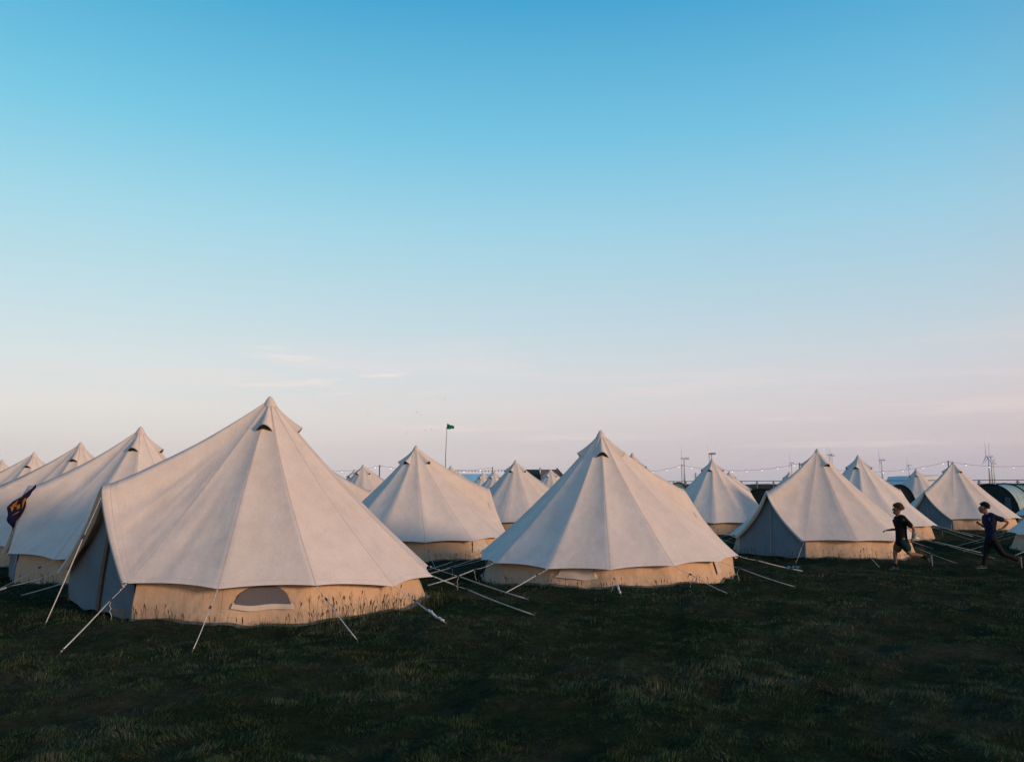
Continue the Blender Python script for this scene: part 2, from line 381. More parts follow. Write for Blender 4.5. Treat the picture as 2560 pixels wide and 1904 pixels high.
    for k in range(nd + 1):
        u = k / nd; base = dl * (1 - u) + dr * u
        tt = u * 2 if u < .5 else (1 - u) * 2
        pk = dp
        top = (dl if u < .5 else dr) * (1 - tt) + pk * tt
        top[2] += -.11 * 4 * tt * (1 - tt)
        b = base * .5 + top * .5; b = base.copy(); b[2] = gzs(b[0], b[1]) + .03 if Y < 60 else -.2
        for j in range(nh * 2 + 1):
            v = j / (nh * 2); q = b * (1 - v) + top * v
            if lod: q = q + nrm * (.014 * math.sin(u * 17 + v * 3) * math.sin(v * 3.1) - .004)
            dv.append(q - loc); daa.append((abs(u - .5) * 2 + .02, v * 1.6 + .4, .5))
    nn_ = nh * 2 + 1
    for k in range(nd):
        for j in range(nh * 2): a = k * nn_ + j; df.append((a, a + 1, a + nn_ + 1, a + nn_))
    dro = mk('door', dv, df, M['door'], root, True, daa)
    # zip strip down the middle
    b0 = mo.copy(); b0[2] = gzs(b0[0], b0[1]) + .04 if Y < 60 else -.2
    zv = []; zf = []; zw = .05 if lod == 2 else .016
    for j in range(9):
        v = j / 8; q = b0 * (1 - v) + (dp - np.array([0, 0, .1])) * v + nrm * (.02 + .012 * math.sin(v * 5)) - loc
        zv += [q - tdir * zw, q - tdir * zw * .5 + nrm * .012, q + tdir * zw * .5 + nrm * .012, q + tdir * zw]
    for j in range(8):
        for q in range(3): a = j * 4 + q; zf.append((a, a + 1, a + 5, a + 4))
    mk('zip_strip', zv, zf, M['zip'] if lod == 2 else M['zip2'], dro, True)
    # vent hoods near the apex
    for va in vents:
        a = da + R(va) if abs(va) <= 360 else R(va - 1000)
        hs_ = .5; hv = []; hf = []; nu = 10; nv = 8
        # direction of slope
        best = min(range(M_), key=lambda i: abs(math.atan2(math.sin(az_of(E[i]) - a), math.cos(az_of(E[i]) - a))))
        e = E[best]; rad_dir = np.array([math.sin(a), -math.cos(a), 0]); tg = np.array([math.cos(a), math.sin(a), 0])
        for j in range(nv + 1):
            v = j / nv; s = .045 + .125 * v
            p = surf(e, s, .5, 0, 0); rr_ = math.hypot(p[0] - X, p[1] - Y); p = np.array([X, Y, p[2]]) + rad_dir * rr_
            nor = rad_dir * .72 + np.array([0, 0, .69])
            hw = .012 + .125 * v ** .9; hb = .010 + .105 * v ** 1.5
            for k in range(nu + 1):
                u = -1 + 2 * k / nu
                q = p + tg * hw * u + nor * (hb * (1 - u * u) + .004 - .02 * u * u * v)
                q = q - np.array([0, 0, .03]) * v * (u * u) * 1.0
                hv.append(q - loc)
        for j in range(nv):
            for k in range(nu): aa = j * (nu + 1) + k; hf.append((aa, aa + 1, aa + nu + 2, aa + nu + 1))
        ho = mk('vent_hood', hv, hf, M['roof'], root, True, [(.5, .5, .5)] * len(hv))
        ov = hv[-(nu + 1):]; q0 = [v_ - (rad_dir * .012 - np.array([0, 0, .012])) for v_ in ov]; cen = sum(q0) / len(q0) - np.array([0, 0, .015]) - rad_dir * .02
        mk('vent_dark_plug', q0 + [cen], [(k, k + 1, nu + 1) for k in range(nu)], M['dark'], ho)  # dark plug standing in for the shade inside the hood opening
    # windows low in the wall
    for (wi, wc, ww, closed) in windows:
        i = wi; a, b = wn[i], wn[i + 1]; a0, b0_ = bn[i], bn[i + 1]; wl = np.linalg.norm(b - a)
        d = (a + b) / 2 - apex; d[2] = 0; d /= np.linalg.norm(d)
        def wp(x, zf_, off):
            t = wc + x / wl; top = a * (1 - t) + b * t; bo = a0 * (1 - t) + b0_ * t; bo[2] = gzs(bo[0], bo[1]); q = bo * (1 - zf_) + (top + [0, 0, .15]) * zf_
            return q + d * (off + .016 * math.sin(i * 5 + t * 9 + zf_ * 2.4) * math.sin(zf_ * math.pi)) - loc
        nx = 16; fv = []; ff = []
        for k in range(nx + 1):
            u = -1 + 2 * k / nx; th = .43 if not closed else .92 * min(1, (1 - abs(u)) * 5 + .36) * .84
            for j in range(5): v = j / 4; fv.append(wp(u * ww * (1 - (.25 if closed else .06) * v), .31 + (th - .31) * v if th > .34 else .31 + .03 * v, .026))
        for k in range(nx):
            for j in range(4): q = k * 5 + j; ff.append((q, q + 1, q + 6, q + 5))
        wo_ = mk('window', fv, ff, M['flap'], root, True)
        if not closed:
            fv = []; ff = []
            for k in range(nx + 1):
                u = -1 + 2 * k / nx; th = .42 + .36 * (max(0, 1 - u * u)) ** .5
                for j in range(4): v = j / 3; fv.append(wp(u * ww * .88, .41 + (th - .41) * v, .034))
            for k in range(nx):
                for j in range(3): q = k * 4 + j; ff.append((q, q + 1, q + 5, q + 4))
            mk('window_net', fv, ff, M['net'], wo_, True)
    # guy ropes
    if ropes:
        for i, p in enumerate(nodes):
            d = p - apex; d[2] = 0; d /= np.linalg.norm(d)
            if pegs and i in pegs: pg = np.array([pegs[i][0], pegs[i][1], 0.])
            else:
                off = rr.uniform(-.12, .12); pg = p + d * (ropelen + rr.uniform(-.15, .2)) + np.array([-d[1], d[0], 0]) * off
            if i == 0 and not (pegs and 0 in pegs): pg = pg
            pg[2] = gzs(pg[0], pg[1]) + .03
            guy(root, loc, p, pg, lod, rr, i in bundles)
        if doorrope:
            pg = peak + nrm * 2.3; pg[2] = gzs(pg[0], pg[1]) + .03
            if pegs and 'door' in pegs: pg = np.array([pegs['door'][0], pegs['door'][1], float(gz(*pegs['door'])) + .03])
            guy(root, loc, peak + nrm * .06, pg, lod, rr)
    return root
def guy(root, loc, p, pg, lod, rr, bundle=False):
    m = MB(); r = .0032 if lod == 2 else .0023 if lod == 1 else .0022
    f = rr.uniform(.25, .42); sl = p * (1 - f) + pg * f
    side = np.cross(pg - p, [0, 0, 1.]); side /= np.linalg.norm(side) + 1e-9; up = np.cross(side, pg - p); up /= np.linalg.norm(up)
    sagv = np.array([0, 0, -rr.uniform(.004, .022)])
    P = lambda a, b, s=1: [a * (1 - t) + b * t + sagv * 4 * t * (1 - t) * s for t in (0, .25, .5, .75, 1)]
    m.tube([q - loc for q in P(p, sl + up * .0)], r, 5)
    w = .006 if lod == 2 else .002
    m.tube([q - loc for q in P(sl + up * w, pg + up * .004)], r, 5); m.tube([q - loc for q in P(sl - up * w, pg - up * .004)], r, 5)
    m.ball(p * .97 + pg * .03 - loc, r * 3.4, 6, 5)
    m.ball(p * .88 + pg * .12 - loc, r * 2.2, 6, 5)
    if bundle:
        q = []; rs_ = []
        for k in range(13):
            t = .42 + .5 * k / 12; q.append(sl * (1 - t) + pg * t + np.array([rr.uniform(-.012, .012), rr.uniform(-.012, .012), rr.uniform(-.01, .014)]) - loc); rs_.append(.009 + .007 * (k % 2))
        m.tube(q, rs_, 6)
    if lod and rr.random() < .45:   # loose tail hanging from the knot
        q = [sl.copy()]
        for k in range(7): q.append(q[-1] + np.array([rr.uniform(-.02, .02), rr.uniform(-.02, .02), -.032]))
        m.tube([x - loc for x in q], r * .9, 5)
    o = m.build('guy_rope', M['rope'], root, True)
    if lod:
        s = MB(); dr = (pg - p) / np.linalg.norm(pg - p); s.tube([sl - dr * .03 - loc, sl + dr * .03 - loc], [.012, .016], 6); s.build('rope_slider', M['slider'], o)
        s = MB(); s.tube([pg + np.array([0, 0, .02]) - loc, pg + np.array([0, 0, -.12]) - dr * .0 - loc], .007, 6); s.tube([pg - loc + np.array([0, 0, .02]), pg - loc + np.array([0, 0, .028]) - side * .035], .006, 5); s.build('peg', M['peg'], o)

def nodes_from_px(X, Y, rad, pts, rest):
    out = []
    for q in pts: out.append(hit(q[0], q[1], X, Y, q[2] if len(q) > 2 else rad))
    return out + rest
# main tent
X0, Y0 = -3.76, 13.0
n = [hit(318, 1456, X0, Y0, 2.6), hit(544, 1472, X0, Y0, 2.6), hit(790.5, 1464, X0, Y0, 2.6), hit(986, 1464, X0, Y0, 2.62), P3(X0, Y0, R(86), 2.64, .37)]
n[4] = aty(1083, 1440, n[4][1])
for az in (112, 138, 164, 190, 214, 238, 262): n.append(P3(X0, Y0, R(az), 2.58, .40))
n.append(aty(152, 1427, 12.2))
main_tent = tent('largest cream bell tent in front, its shaded zipped doorway facing left', X0, Y0, float(aty(675, 996, Y0)[2]), -50, n, half=24, peak=aty(279, 1207, 11.55),
     lod=2, vents=(57, 147, -107, -165), twist=-5, bundles=(3,), windows=((1, .46, .36, False),), sag=.11,
     pegs={0: atz(150, 1638, 0)[:2], 1: atz(480, 1635, 0)[:2], 2: atz(893, 1608, 0)[:2], 3: atz(1115, 1569, 0)[:2], 4: atz(1336, 1541, 0)[:2], 5: atz(1320, 1510, 0)[:2], 'door': atz(112, 1570, 0)[:2]})
# second bell tent of the front row on the right
X1, Y1 = 1.85, 17.5
n = []
for k, az in enumerate((153, 179, 206, 232, 258)): n.append(P3(X1, Y1, R(az), 2.6, .28))
n += [aty(1201, 1400, 17.0), hit(1234, 1407, X1, Y1, 2.6), hit(1369, 1421.5, X1, Y1, 2.6), hit(1526, 1424, X1, Y1, 2.6), hit(1685, 1414, X1, Y1, 2.6), hit(1802, 1403, X1, Y1, 2.6), aty(1846, 1389, 18.3)]
tent('cream bell tent in the centre right, a blue shaded strip down its left edge', X1, Y1, float(aty(1502, 1079, Y1)[2]), 126, n, half=27, peak=aty(1702, 1220, 18.6),
     lod=2, doorrope=False, bundles=(8,), vents=(1000 - 3, 1000 - 88, 1000 + 80, 1000 + 170), twist=0, windows=((7, .44, .40, True), (10, .22, .30, True)), sag=.12)
TL = [
 ('L2', 352, 1070, 18.0, -60, 1, 'cream bell tent left of the largest one, colourful cloth hung on its door peak'),
 ('L3', 202, 1108, 23.0, -60, 1, 'third cream bell tent of the left row, behind the one with the cloth'),
 ('L4', 86, 1132, 28.5, -60, 1, 'fourth bell tent of the left row, only its pointed upper roof showing'),
 ('L5', 6, 1150, 36.0, -60, 0, 'bell tent tip cut by the left edge of the photo, last of the left row'),
 ('t3', 1040, 1116, 24.0, 122, 1, 'cream bell tent with two front vents standing in front of the tall green flag'),
 ('h1', 776, 1136, 29.5, 122, 1, 'bell tent hidden behind the largest tent except its right roof slope and door peak'),
 ('a', 908, 1162, 44.0, 120, 0, 'small far bell tent beside the thin lamp pole, right of the largest tent'),
 ('a2', 886, 1174, 52.0, 120, 0, 'tiny bell tent tip peeking left behind the small far tent near the lamp pole'),
 ('b', 1289, 1151, 36.0, 125, 0, 'cream bell tent in front of the dark green marquee, dark shade under its wall'),
 ('c', 1127, 1165, 46.0, 120, 0, 'tiny bell tent top just right of the green flag pole'),
 ('d1', 1207, 1181, 68.0, 120, 0, 'tiny bell tent at the right end of the pale blue marquee'),
 ('d2', 1236, 1178, 60.0, 120, 0, 'tiny bell tent below the bunting pole, behind the tent in front of the green marquee'),
 ('d', 1376, 1173, 55.0, 118, 0, 'small bell tent before the tan half of the army marquee'),
 ('e', 1581, 1134, 28.5, 125, 0, 'bell tent showing only its tip behind the right slope of the centre right tent'),
 ('f', 1780, 1148, 35.5, 125, 1, 'cream bell tent with a wind turbine rising straight above its tip'),
 ('f2', 1823, 1178, 60.0, 125, 0, 'tiny bell tent tip behind the tent under the wind turbine'),
 ('s', 1973, 1179, 60.0, 125, 0, 'tiny bluish bell tent left behind the tent with the dark triangular doorway'),
 ('t5', 2043, 1124, 24.5, -54, 1, 'cream bell tent with a wide dark blue triangular doorway, just behind the first runner'),
 ('g', 2145, 1139, 32.0, 118, 1, 'cream bell tent whose right wall shows behind the runner in black'),
 ('h', 2290, 1172, 54.0, 128, 0, 'small bell tent in front of the white gabled marquee'),
 ('i', 2382, 1155, 39.0, -56, 1, 'bell tent with a shaded doorway behind the runner in the blue shirt'),
]
WIN = {'t5': ((3, .5, .42, True),), 'g': ((6, .4, .3, True),), 't3': ((9, .45, .4, True),), 'f': ((8, .35, .35, True),)}
for key, px, py, D, da, lod, lab in TL:
    A = aty(px, py, D)
    pk = {'L2': aty(87, 1213, 17.0), 't5': aty(1921, 1226, 23.3), 'i': aty(2312, 1226, 37.8), 't3': aty(1216, 1219, 24.9)}.get(key)
    tent(lab, A[0], D, float(A[2]), da, peak=pk, n0=hit(27, 1383, A[0], D, 2.45) if key == 'L2' else None, lod=lod, doorrope=False, ropes=D < 42, windows=WIN.get(key, ()), sag=.12, ropelen=1.6)
tent('blue shaded bell tent tip cut by the right edge beside the runner in blue', 17.3, 24.6, 2.8, 128, lod=1)
tent('blue shaded bell tent roof at the right edge, in front of the tunnel tent', 27.2, 41, 2.75, 128, lod=0)

# ------------------------------------------------------------------ ground
def struct(o): o['kind'] = 'structure'; return o
def axis(lo, hi, fine, far, k=1.09):
    a = list(np.arange(lo, hi + 1e-6, fine)); st_ = fine; v = hi
    while v < far: st_ *= k; v += st_; a.append(v)
    st_ = fine; v = lo
    while v > -far: st_ *= k; v -= st_; a.insert(0, v)
    return np.array(a)
gx = axis(-14, 14, .11, 4200, 1.085); gy = axis(3.0, 24, .11, 4200, 1.085)
GX, GY = np.meshgrid(gx, gy, indexing='ij'); GZ = gz(GX, GY)
nxg, nyg = GX.shape
vv = np.stack([GX, GY, GZ], -1).reshape(-1, 3)
ii, jj = np.meshgrid(np.arange(nxg - 1), np.arange(nyg - 1), indexing='ij'); a = (ii * nyg + jj).ravel()
ff = np.stack([a, a + nyg, a + nyg + 1, a + 1], 1)
def npmesh(name, v, f, mat, smooth=True):
    me = bpy.data.meshes.new(name); k = f.shape[1]
    me.vertices.add(len(v)); me.vertices.foreach_set('co', v.astype(np.float32).ravel())
    me.loops.add(f.size); me.loops.foreach_set('vertex_index', f.astype(np.int32).ravel())
    me.polygons.add(len(f)); me.polygons.foreach_set('loop_start', (np.arange(len(f)) * k).astype(np.int32)); me.polygons.foreach_set('loop_total', np.full(len(f), k, np.int32))
    me.update(calc_edges=True)
    if smooth: me.polygons.foreach_set('use_smooth', np.ones(len(f), bool))
    me.materials.append(mat); o = bpy.data.objects.new(name, me); C.objects.link(o); return o
m, n, b = newmat('ground_turf')
tcn = n.nodes.new('ShaderNodeTexCoord')
r1 = ramp(n, [(.3, (.012, .024, .011, 1)), (.5, (.024, .034, .018, 1)), (.66, (.06, .055, .038, 1))]); n.links.new(noise(n, .35, 8, .68), r1.inputs[0])
r2 = ramp(n, [(.3, (.55, .55, .55, 1)), (.7, (1.3, 1.25, 1.2, 1))]); n.links.new(noise(n, 9, 6, .7), r2.inputs[0])
n.links.new(mixc(n, 1.0, r1.outputs[0], r2.outputs[0], 'MULTIPLY'), b.inputs['Base Color']); b.inputs['Roughness'].default_value = 1; b.inputs['Specular IOR Level'].default_value = 0
bp = n.nodes.new('ShaderNodeBump'); bp.inputs['Strength'].default_value = .8; bp.inputs['Distance'].default_value = .05; n.links.new(noise(n, 22, 5, .7), bp.inputs['Height']); n.links.new(bp.outputs[0], b.inputs['Normal'])
M['turf'] = m
struct(npmesh('ground', vv, ff, m))

# ------------------------------------------------------------------ grass
TENTS = [(o.location.x, o.location.y) for o in C.objects if o.name.startswith('bell_tent')]
def fld(x, y, seed, wls):
    g = np.random.default_rng(seed); s_ = 0
    for wl in wls:
        for _ in range(2):
            a_ = g.uniform(0, 6.28); p_ = g.uniform(0, 6.28); s_ = s_ + np.sin((x * math.cos(a_) + y * math.sin(a_)) * 6.283 / wl + p_ + 1.3 * np.sin((x * math.sin(a_) - y * math.cos(a_)) * 4 / wl + p_ * 2))
    return s_ / (2 * len(wls)) ** .5
m, n, b = newmat('grass_blades')
at = n.nodes.new('ShaderNodeAttribute'); at.attribute_name = 'blade'
sp = n.nodes.new('ShaderNodeSeparateXYZ'); n.links.new(at.outputs['Vector'], sp.inputs[0])
rg = ramp(n, [(0, (.012, .030, .012, 1)), (.35, (.026, .058, .023, 1)), (.55, (.050, .074, .036, 1)), (.78, (.095, .095, .065, 1)), (1, (.19, .16, .115, 1))]); n.links.new(sp.outputs['X'], rg.inputs[0])
n.links.new(rg.outputs[0], b.inputs['Base Color']); b.inputs['Roughness'].default_value = .8; b.inputs['Specular IOR Level'].default_value = .15
M['grass'] = m
def blades(name, x, y, h, w, lean, tone, curl, zoff=-.01):
    K = len(x); z0 = gz(x, y) + zoff
    g = np.random.default_rng(5)
    fa = g.uniform(0, math.pi, K); sx, sy = np.cos(fa) * w / 2, np.sin(fa) * w / 2
    lx, ly = lean
    up = h * np.sqrt(np.clip(1 - np.clip(np.hypot(lx, ly), 0, .97) ** 2, .03, 1))
    P0 = np.stack([x, y, z0], 1)
    P1 = P0 + np.stack([lx * h * .42, ly * h * .42, up * .55], 1)
    P2 = P0 + np.stack([lx * h * 1.0, ly * h * 1.0, up * (1 - curl * .35)], 1)
    sd_ = np.stack([sx, sy, 0 * sx], 1)
    V = np.empty((K, 5, 3)); V[:, 0] = P0 - sd_; V[:, 1] = P0 + sd_; V[:, 2] = P1 + sd_ * .8; V[:, 3] = P1 - sd_ * .8; V[:, 4] = P2
    i0 = np.arange(K)[:, None] * 5
    F = np.concatenate([i0 + [0, 1, 2], i0 + [0, 2, 3], i0 + [3, 2, 4]], 0)
    o = npmesh(name, V.reshape(-1, 3), F, M['grass'], smooth=False)
    a_ = o.data.attributes.new('blade', 'FLOAT_VECTOR', 'POINT'); T = np.zeros((K, 5, 3), np.float32); T[:, :, 0] = tone[:, None]; T[:, :, 1] = np.array([0, 0, .5, .5, 1])
    a_.data.foreach_set('vector', T.ravel()); return o
K = 620000
u = rng.random(K); y0_, y1_ = 3.6, 58.0; pw = -.75
yy = (y0_ ** pw + u * (y1_ ** pw - y0_ ** pw)) ** (1 / pw)
xx = rng.uniform(-1, 1, K) * (.66 * yy + 1.6)
keep = np.ones(K, bool)
for (tx, ty) in TENTS:
    keep &= np.hypot(xx - tx, yy - ty) > 2.44
xx, yy = xx[keep], yy[keep]; K = len(xx)
patch = fld(xx, yy, 1, (5.5, 3.1, 1.7)); tuft = fld(xx, yy, 2, (.9, .5, .3, .19)); fld3 = fld(xx, yy * 1.8, 3, (1.1, .6, .35))
nearT = np.zeros(K)
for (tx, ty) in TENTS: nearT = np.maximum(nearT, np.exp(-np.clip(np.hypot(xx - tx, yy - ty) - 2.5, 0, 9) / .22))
hh = (.042 + .015 * np.clip(tuft, -1, 2) + .012 * patch) * rng.uniform(.6, 1.35, K) * (1 + .9 * nearT * rng.random(K)); hh = np.clip(hh, .02, .3)
dist = np.hypot(xx, yy); ww = .0038 * np.maximum(1, dist / 7.0)
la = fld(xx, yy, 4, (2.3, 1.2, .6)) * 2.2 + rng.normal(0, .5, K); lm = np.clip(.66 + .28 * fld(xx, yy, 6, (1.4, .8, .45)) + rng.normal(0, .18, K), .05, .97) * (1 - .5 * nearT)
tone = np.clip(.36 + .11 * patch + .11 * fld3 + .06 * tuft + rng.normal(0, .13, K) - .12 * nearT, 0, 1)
tone = np.where(rng.random(K) < .02, np.clip(tone + .45, 0, 1), tone)
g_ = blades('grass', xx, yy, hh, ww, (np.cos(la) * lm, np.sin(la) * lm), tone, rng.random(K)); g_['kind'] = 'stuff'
g_['label'] = 'dark matted evening grass covering the whole field, dry in patches'

# tall seeding grasses standing against the walls
def stalks():
    m = MB(); hd = MB(); g = random.Random(4)
    def stalk(x, y, h):
        z0 = float(gz(x, y)); a_ = g.uniform(0, 6.28); ln = g.uniform(.05, .22) * h; top = (x + ln * math.cos(a_), y + ln * math.sin(a_), z0 + h)
        pts = [(x, y, z0), (x + ln * .2 * math.cos(a_), y + ln * .2 * math.sin(a_), z0 + h * .5), (x + ln * .55 * math.cos(a_), y + ln * .55 * math.sin(a_), z0 + h * .8), top]
        m.tube(pts, [.0028, .0024, .002, .0015], 3, False)
        t = np.array(top); d = np.array(top) - np.array(pts[2]); d /= np.linalg.norm(d); k = g.random()
        if k < .55: hd.tube([t - d * .05, t - d * .03, t, t + d * .012], [.001, .007, .006, .001], 4)
        elif k < .8:
            for q in range(5): p = t - d * .013 * q; hd.tube([p, p + np.array([g.uniform(-.02, .02), g.uniform(-.02, .02), .012])], [.002, .003], 3)
    tx, ty = X0, Y0
    for c_az, n_, hi in ((22, 5, .22), (33, 34, .36), (45, 30, .36), (58, 26, .32), (72, 18, .26), (-10, 12, .2), (-22, 26, .20), (-5, 8, .16), (10, 5, .14)):
        for _ in range(n_):
            az = R(c_az + g.gauss(0, 4.5)); r_ = 2.52 + abs(g.gauss(0, .16)); stalk(tx + r_ * math.sin(az), ty - r_ * math.cos(az), g.uniform(.1, hi))
    for (tx, ty, n_, hi) in ((X1, Y1, 60, .16), (8.9, 24.5, 150, .30), (-2.74, 24, 130, .28), (13.1, 32, 60, .3), (-8, 18, 60, .2), (8.4, 35.5, 70, .3), (20.4, 39, 90, .4)):
        for _ in range(n_):
            az = R(g.uniform(-80, 90)); r_ = 2.5 + abs(g.gauss(0, .2)); stalk(tx + r_ * math.sin(az), ty - r_ * math.cos(az), g.uniform(.08, hi))
    o = m.build('tall_grass', M['stalk']); o['kind'] = 'stuff'; o['label'] = 'thin seeding grass stalks standing against the tent walls'
    o2 = hd.build('seed_heads', M['seed'], o)
M['stalk'] = simple('stalk', (.055, .075, .028), .8, .4, 6); M['seed'] = simple('seed_head', (.10, .075, .04), .9, .4, 20)
stalks()

# ------------------------------------------------------------------ distant land
def far_band(name, D0, D1, base, amp, mat, seed, depth=60):
    g = random.Random(seed); V = []; F = []; n_ = 240; ph = [g.uniform(0, 6.28) for _ in range(6)]
    for k in range(n_ + 1):
        a_ = R(-48 + 96 * k / n_); D = D0 + (D1 - D0) * k / n_
        h = base + amp * (math.sin(a_ * 9 + ph[0]) * .6 + math.sin(a_ * 31 + ph[1]) * .4 + math.sin(a_ * 83 + ph[2]) * .3 + math.sin(a_ * 190 + ph[3]) * .25 + math.sin(a_ * 420 + ph[4]) * .2)
        h = max(h, .5)
        x, y = D * math.sin(a_), D * math.cos(a_); dx, dy = math.sin(a_) * depth, math.cos(a_) * depth
        V += [(x, y, -1), (x + dx * .1, y + dy * .1, h * .8), (x + dx * .35, y + dy * .35, h), (x + dx, y + dy, h * .9)]
    for k in range(n_):
        for q in range(3): a_ = k * 4 + q; F.append((a_, a_ + 4, a_ + 5, a_ + 1))
    return mk(name, V, F, mat, None, True)
M['hill'] = simple('far_land', (.045, .06, .05), 1, .3, .02)
M['hedge'] = simple('far_hedge', (.02, .03, .02), 1, .4, .3)
struct(far_band('hills', 3300, 3600, 9, 2.5, M['hill'], 3, 300))
o = far_band('hedgerow', 900, 800, 2.9, .9, M['hedge'], 8, 25); tag(o, 'dark line of hedges and trees along the horizon beyond the tents', 'hedgerow')

# wind turbines
M['turb'] = simple('turbine_white', (.85, .83, .81), .5, .03, .1)
def turbine(label, px, py, D, blades_, yaw, base_r=2.0):
    A = aty(px, py, D); hz_ = float(A[2])
    root = empty('wind_turbine', (A[0], D, -.2), 0); tag(root, label, 'wind turbine', 'wind turbines standing along the horizon')
    t = MB(); t.tube([(0, 0, 0), (0, 0, hz_ * .5), (0, 0, hz_ - 1)], [base_r, base_r * .78, base_r * .55], 14); t.build('tower', M['turb'], root, True)
    ax = np.array([math.cos(R(yaw)), math.sin(R(yaw)), 0]); H = np.array([0, 0, hz_])      # ax = way the nacelle points back
    t = MB(); k = base_r * 1.0; t.tube([H - ax * k * 1.6, H - ax * k * 1.2, H + ax * k * 3.4, H + ax * k * 3.8], [k * .45, k * .8, k * .75, k * .5], 8); t.build('nacelle', M['turb'], root, False)
    hb = MB(); hb.ball(H - ax * k * 2.0, k * .75, 8, 6); h = hb.build('hub', M['turb'], root, True)
    side = np.cross(ax, [0, 0, 1.]); Lb = hz_ * .50
    for ang in blades_:
        d = side * math.sin(R(ang)) + np.array([0, 0, 1]) * math.cos(R(ang)); c = H - ax * k * 2.1; b_ = MB(); prp = np.cross(d, ax)
        V = []
        for s_ in (0, .12, .25, .6, 1): w_ = {0: .55, .12: .75, .25: .95, .6: .6, 1: .12}[s_] * base_r * 1.5; p = c + d * Lb * s_; V += [p - prp * w_ * .5, p + ax * w_ * .18, p + prp * w_ * .5, p - ax * w_ * .18]
        F_ = []
        for q in range(4):
            for r_ in range(4): F_.append((q * 4 + r_, q * 4 + (r_ + 1) % 4, q * 4 + 4 + (r_ + 1) % 4, q * 4 + 4 + r_))
        F_.append((16, 17, 18, 19)); b_.add(V, F_); b_.build('blade', M['turb'], root)
turbine('nearest wind turbine, whole pale tower standing in the gap left of the tent it overlooks', 1711, 1145, 1500, (-6, 114, 234), -12, 2.3)
turbine('wind turbine above a tent tip, two blades raised in a V', 1779, 1133, 1500, (-33, 33, 180), -38, 2.3)
turbine('small dim wind turbine just left of the tent with the dark doorway', 1979, 1156, 2300, (0, 120, 240), -10)
turbine('wind turbine with a bright raised blade right behind a tent tip', 2073, 1136, 1900, (9, 129, 249), -24)
turbine('dim wind turbine just right of the one with a bright raised blade', 2080, 1138, 2200, (200, 320, 80), -12)
turbine('wind turbine with a long thin blade left of its tower, between two large tents', 2204, 1149, 1700, (-4, 176, 116), -14)
turbine('small distant wind turbine left of the small tent by the white marquee', 2272, 1162, 2500, (-8, 112, 232), -12)
turbine('tallest of the three clustered wind turbines above the tunnel tent', 2471, 1140, 1600, (-4, 116, 236), -10)
turbine('second wind turbine close behind the tallest of the right cluster', 2477, 1140, 2300, (2, 122, 242), -8)
turbine('shortest wind turbine of the right cluster above the tunnel tent', 2484, 1158, 2300, (60, 180, 300), -8)
# pylon
def lattice(px, ytop, D):
    A = aty(px, ytop, D); H = float(A[2]); m = MB(); w = H * .10
    f = lambda s: w * (1 - s) ** 1.3 + .35
    for sx_, sy_ in ((-1, -1), (1, -1), (1, 1), (-1, 1)): m.tube([(sx_ * f(s), sy_ * f(s), H * s) for s in (0, .3, .6, .85, 1)], .22, 4)
    for s in np.arange(0, .98, .12):
        a_, b_ = f(s), f(s + .12)
        for sy_ in (-1, 1): m.tube([(-a_, sy_ * a_, H * s), (b_, sy_ * b_, H * (s + .12))], .14, 3); m.tube([(a_, sy_ * a_, H * s), (-b_, sy_ * b_, H * (s + .12))], .14, 3)
    for s, l in ((.68, 4.5), (.8, 5.5), (.92, 3.8)): m.tube([(-l, 0, H * s), (0, 0, H * s + .6), (l, 0, H * s)], .2, 4)
    o = m.build('pylon', M['steel']); o.location = (A[0], D, 0); tag(o, 'faint lattice electricity pylon on the horizon between two turbines', 'pylon')
lattice(1739, 1181, 1500)

# ------------------------------------------------------------------ site fence: mesh panels clipped to posts
def fence_panel(x0, y0, x1, y1, z1):
    root = empty('fence_panel', (x0, y0, -.2)); tag(root, 'grey mesh site fence panel along the far edge of the field', 'fence', 'site fence panels beyond the tents')
    dx, dy = x1 - x0, y1 - y0; Ln = math.hypot(dx, dy); H = z1 + .2
    m = MB(); m.tube([(0, 0, H), (dx, dy, H)], .035, 5); m.tube([(0, 0, .2), (dx, dy, .2)], .03, 5); m.build('rail', M['steel'], root)
    for t in (0.008, .992):
        m = MB(); m.tube([(dx * t, dy * t, 0), (dx * t, dy * t, H + .05)], .045, 5); m.box((dx * t, dy * t, H - .18), (.22, .12, .1)); m.build('post', M['steel'], root)
    m = MB()
    for k in range(1, 12): t = k / 12; m.tube([(dx * t, dy * t, .2), (dx * t, dy * t, H)], .0022, 3, False)
    for k in range(1, 9): zz = .2 + (H - .2) * k / 9; m.tube([(0, 0, zz), (dx, dy, zz)], .0018, 3, False)
    m.build('wire_mesh', M['steel'], root)
def fence_run(pa, pb, Da, Db, n_):
    A = aty(*pa, Da); B = aty(*pb, Db)
    for k in range(n_):
        p = A + (B - A) * k / n_; q = A + (B - A) * (k + 1) / n_; fence_panel(p[0], p[1], q[0], q[1], float((p[2] + q[2]) / 2))
fence_run((2645, 1199), (2180, 1201), 72, 80, 5)
fence_run((2180, 1201), (1600, 1203), 80, 118, 15)

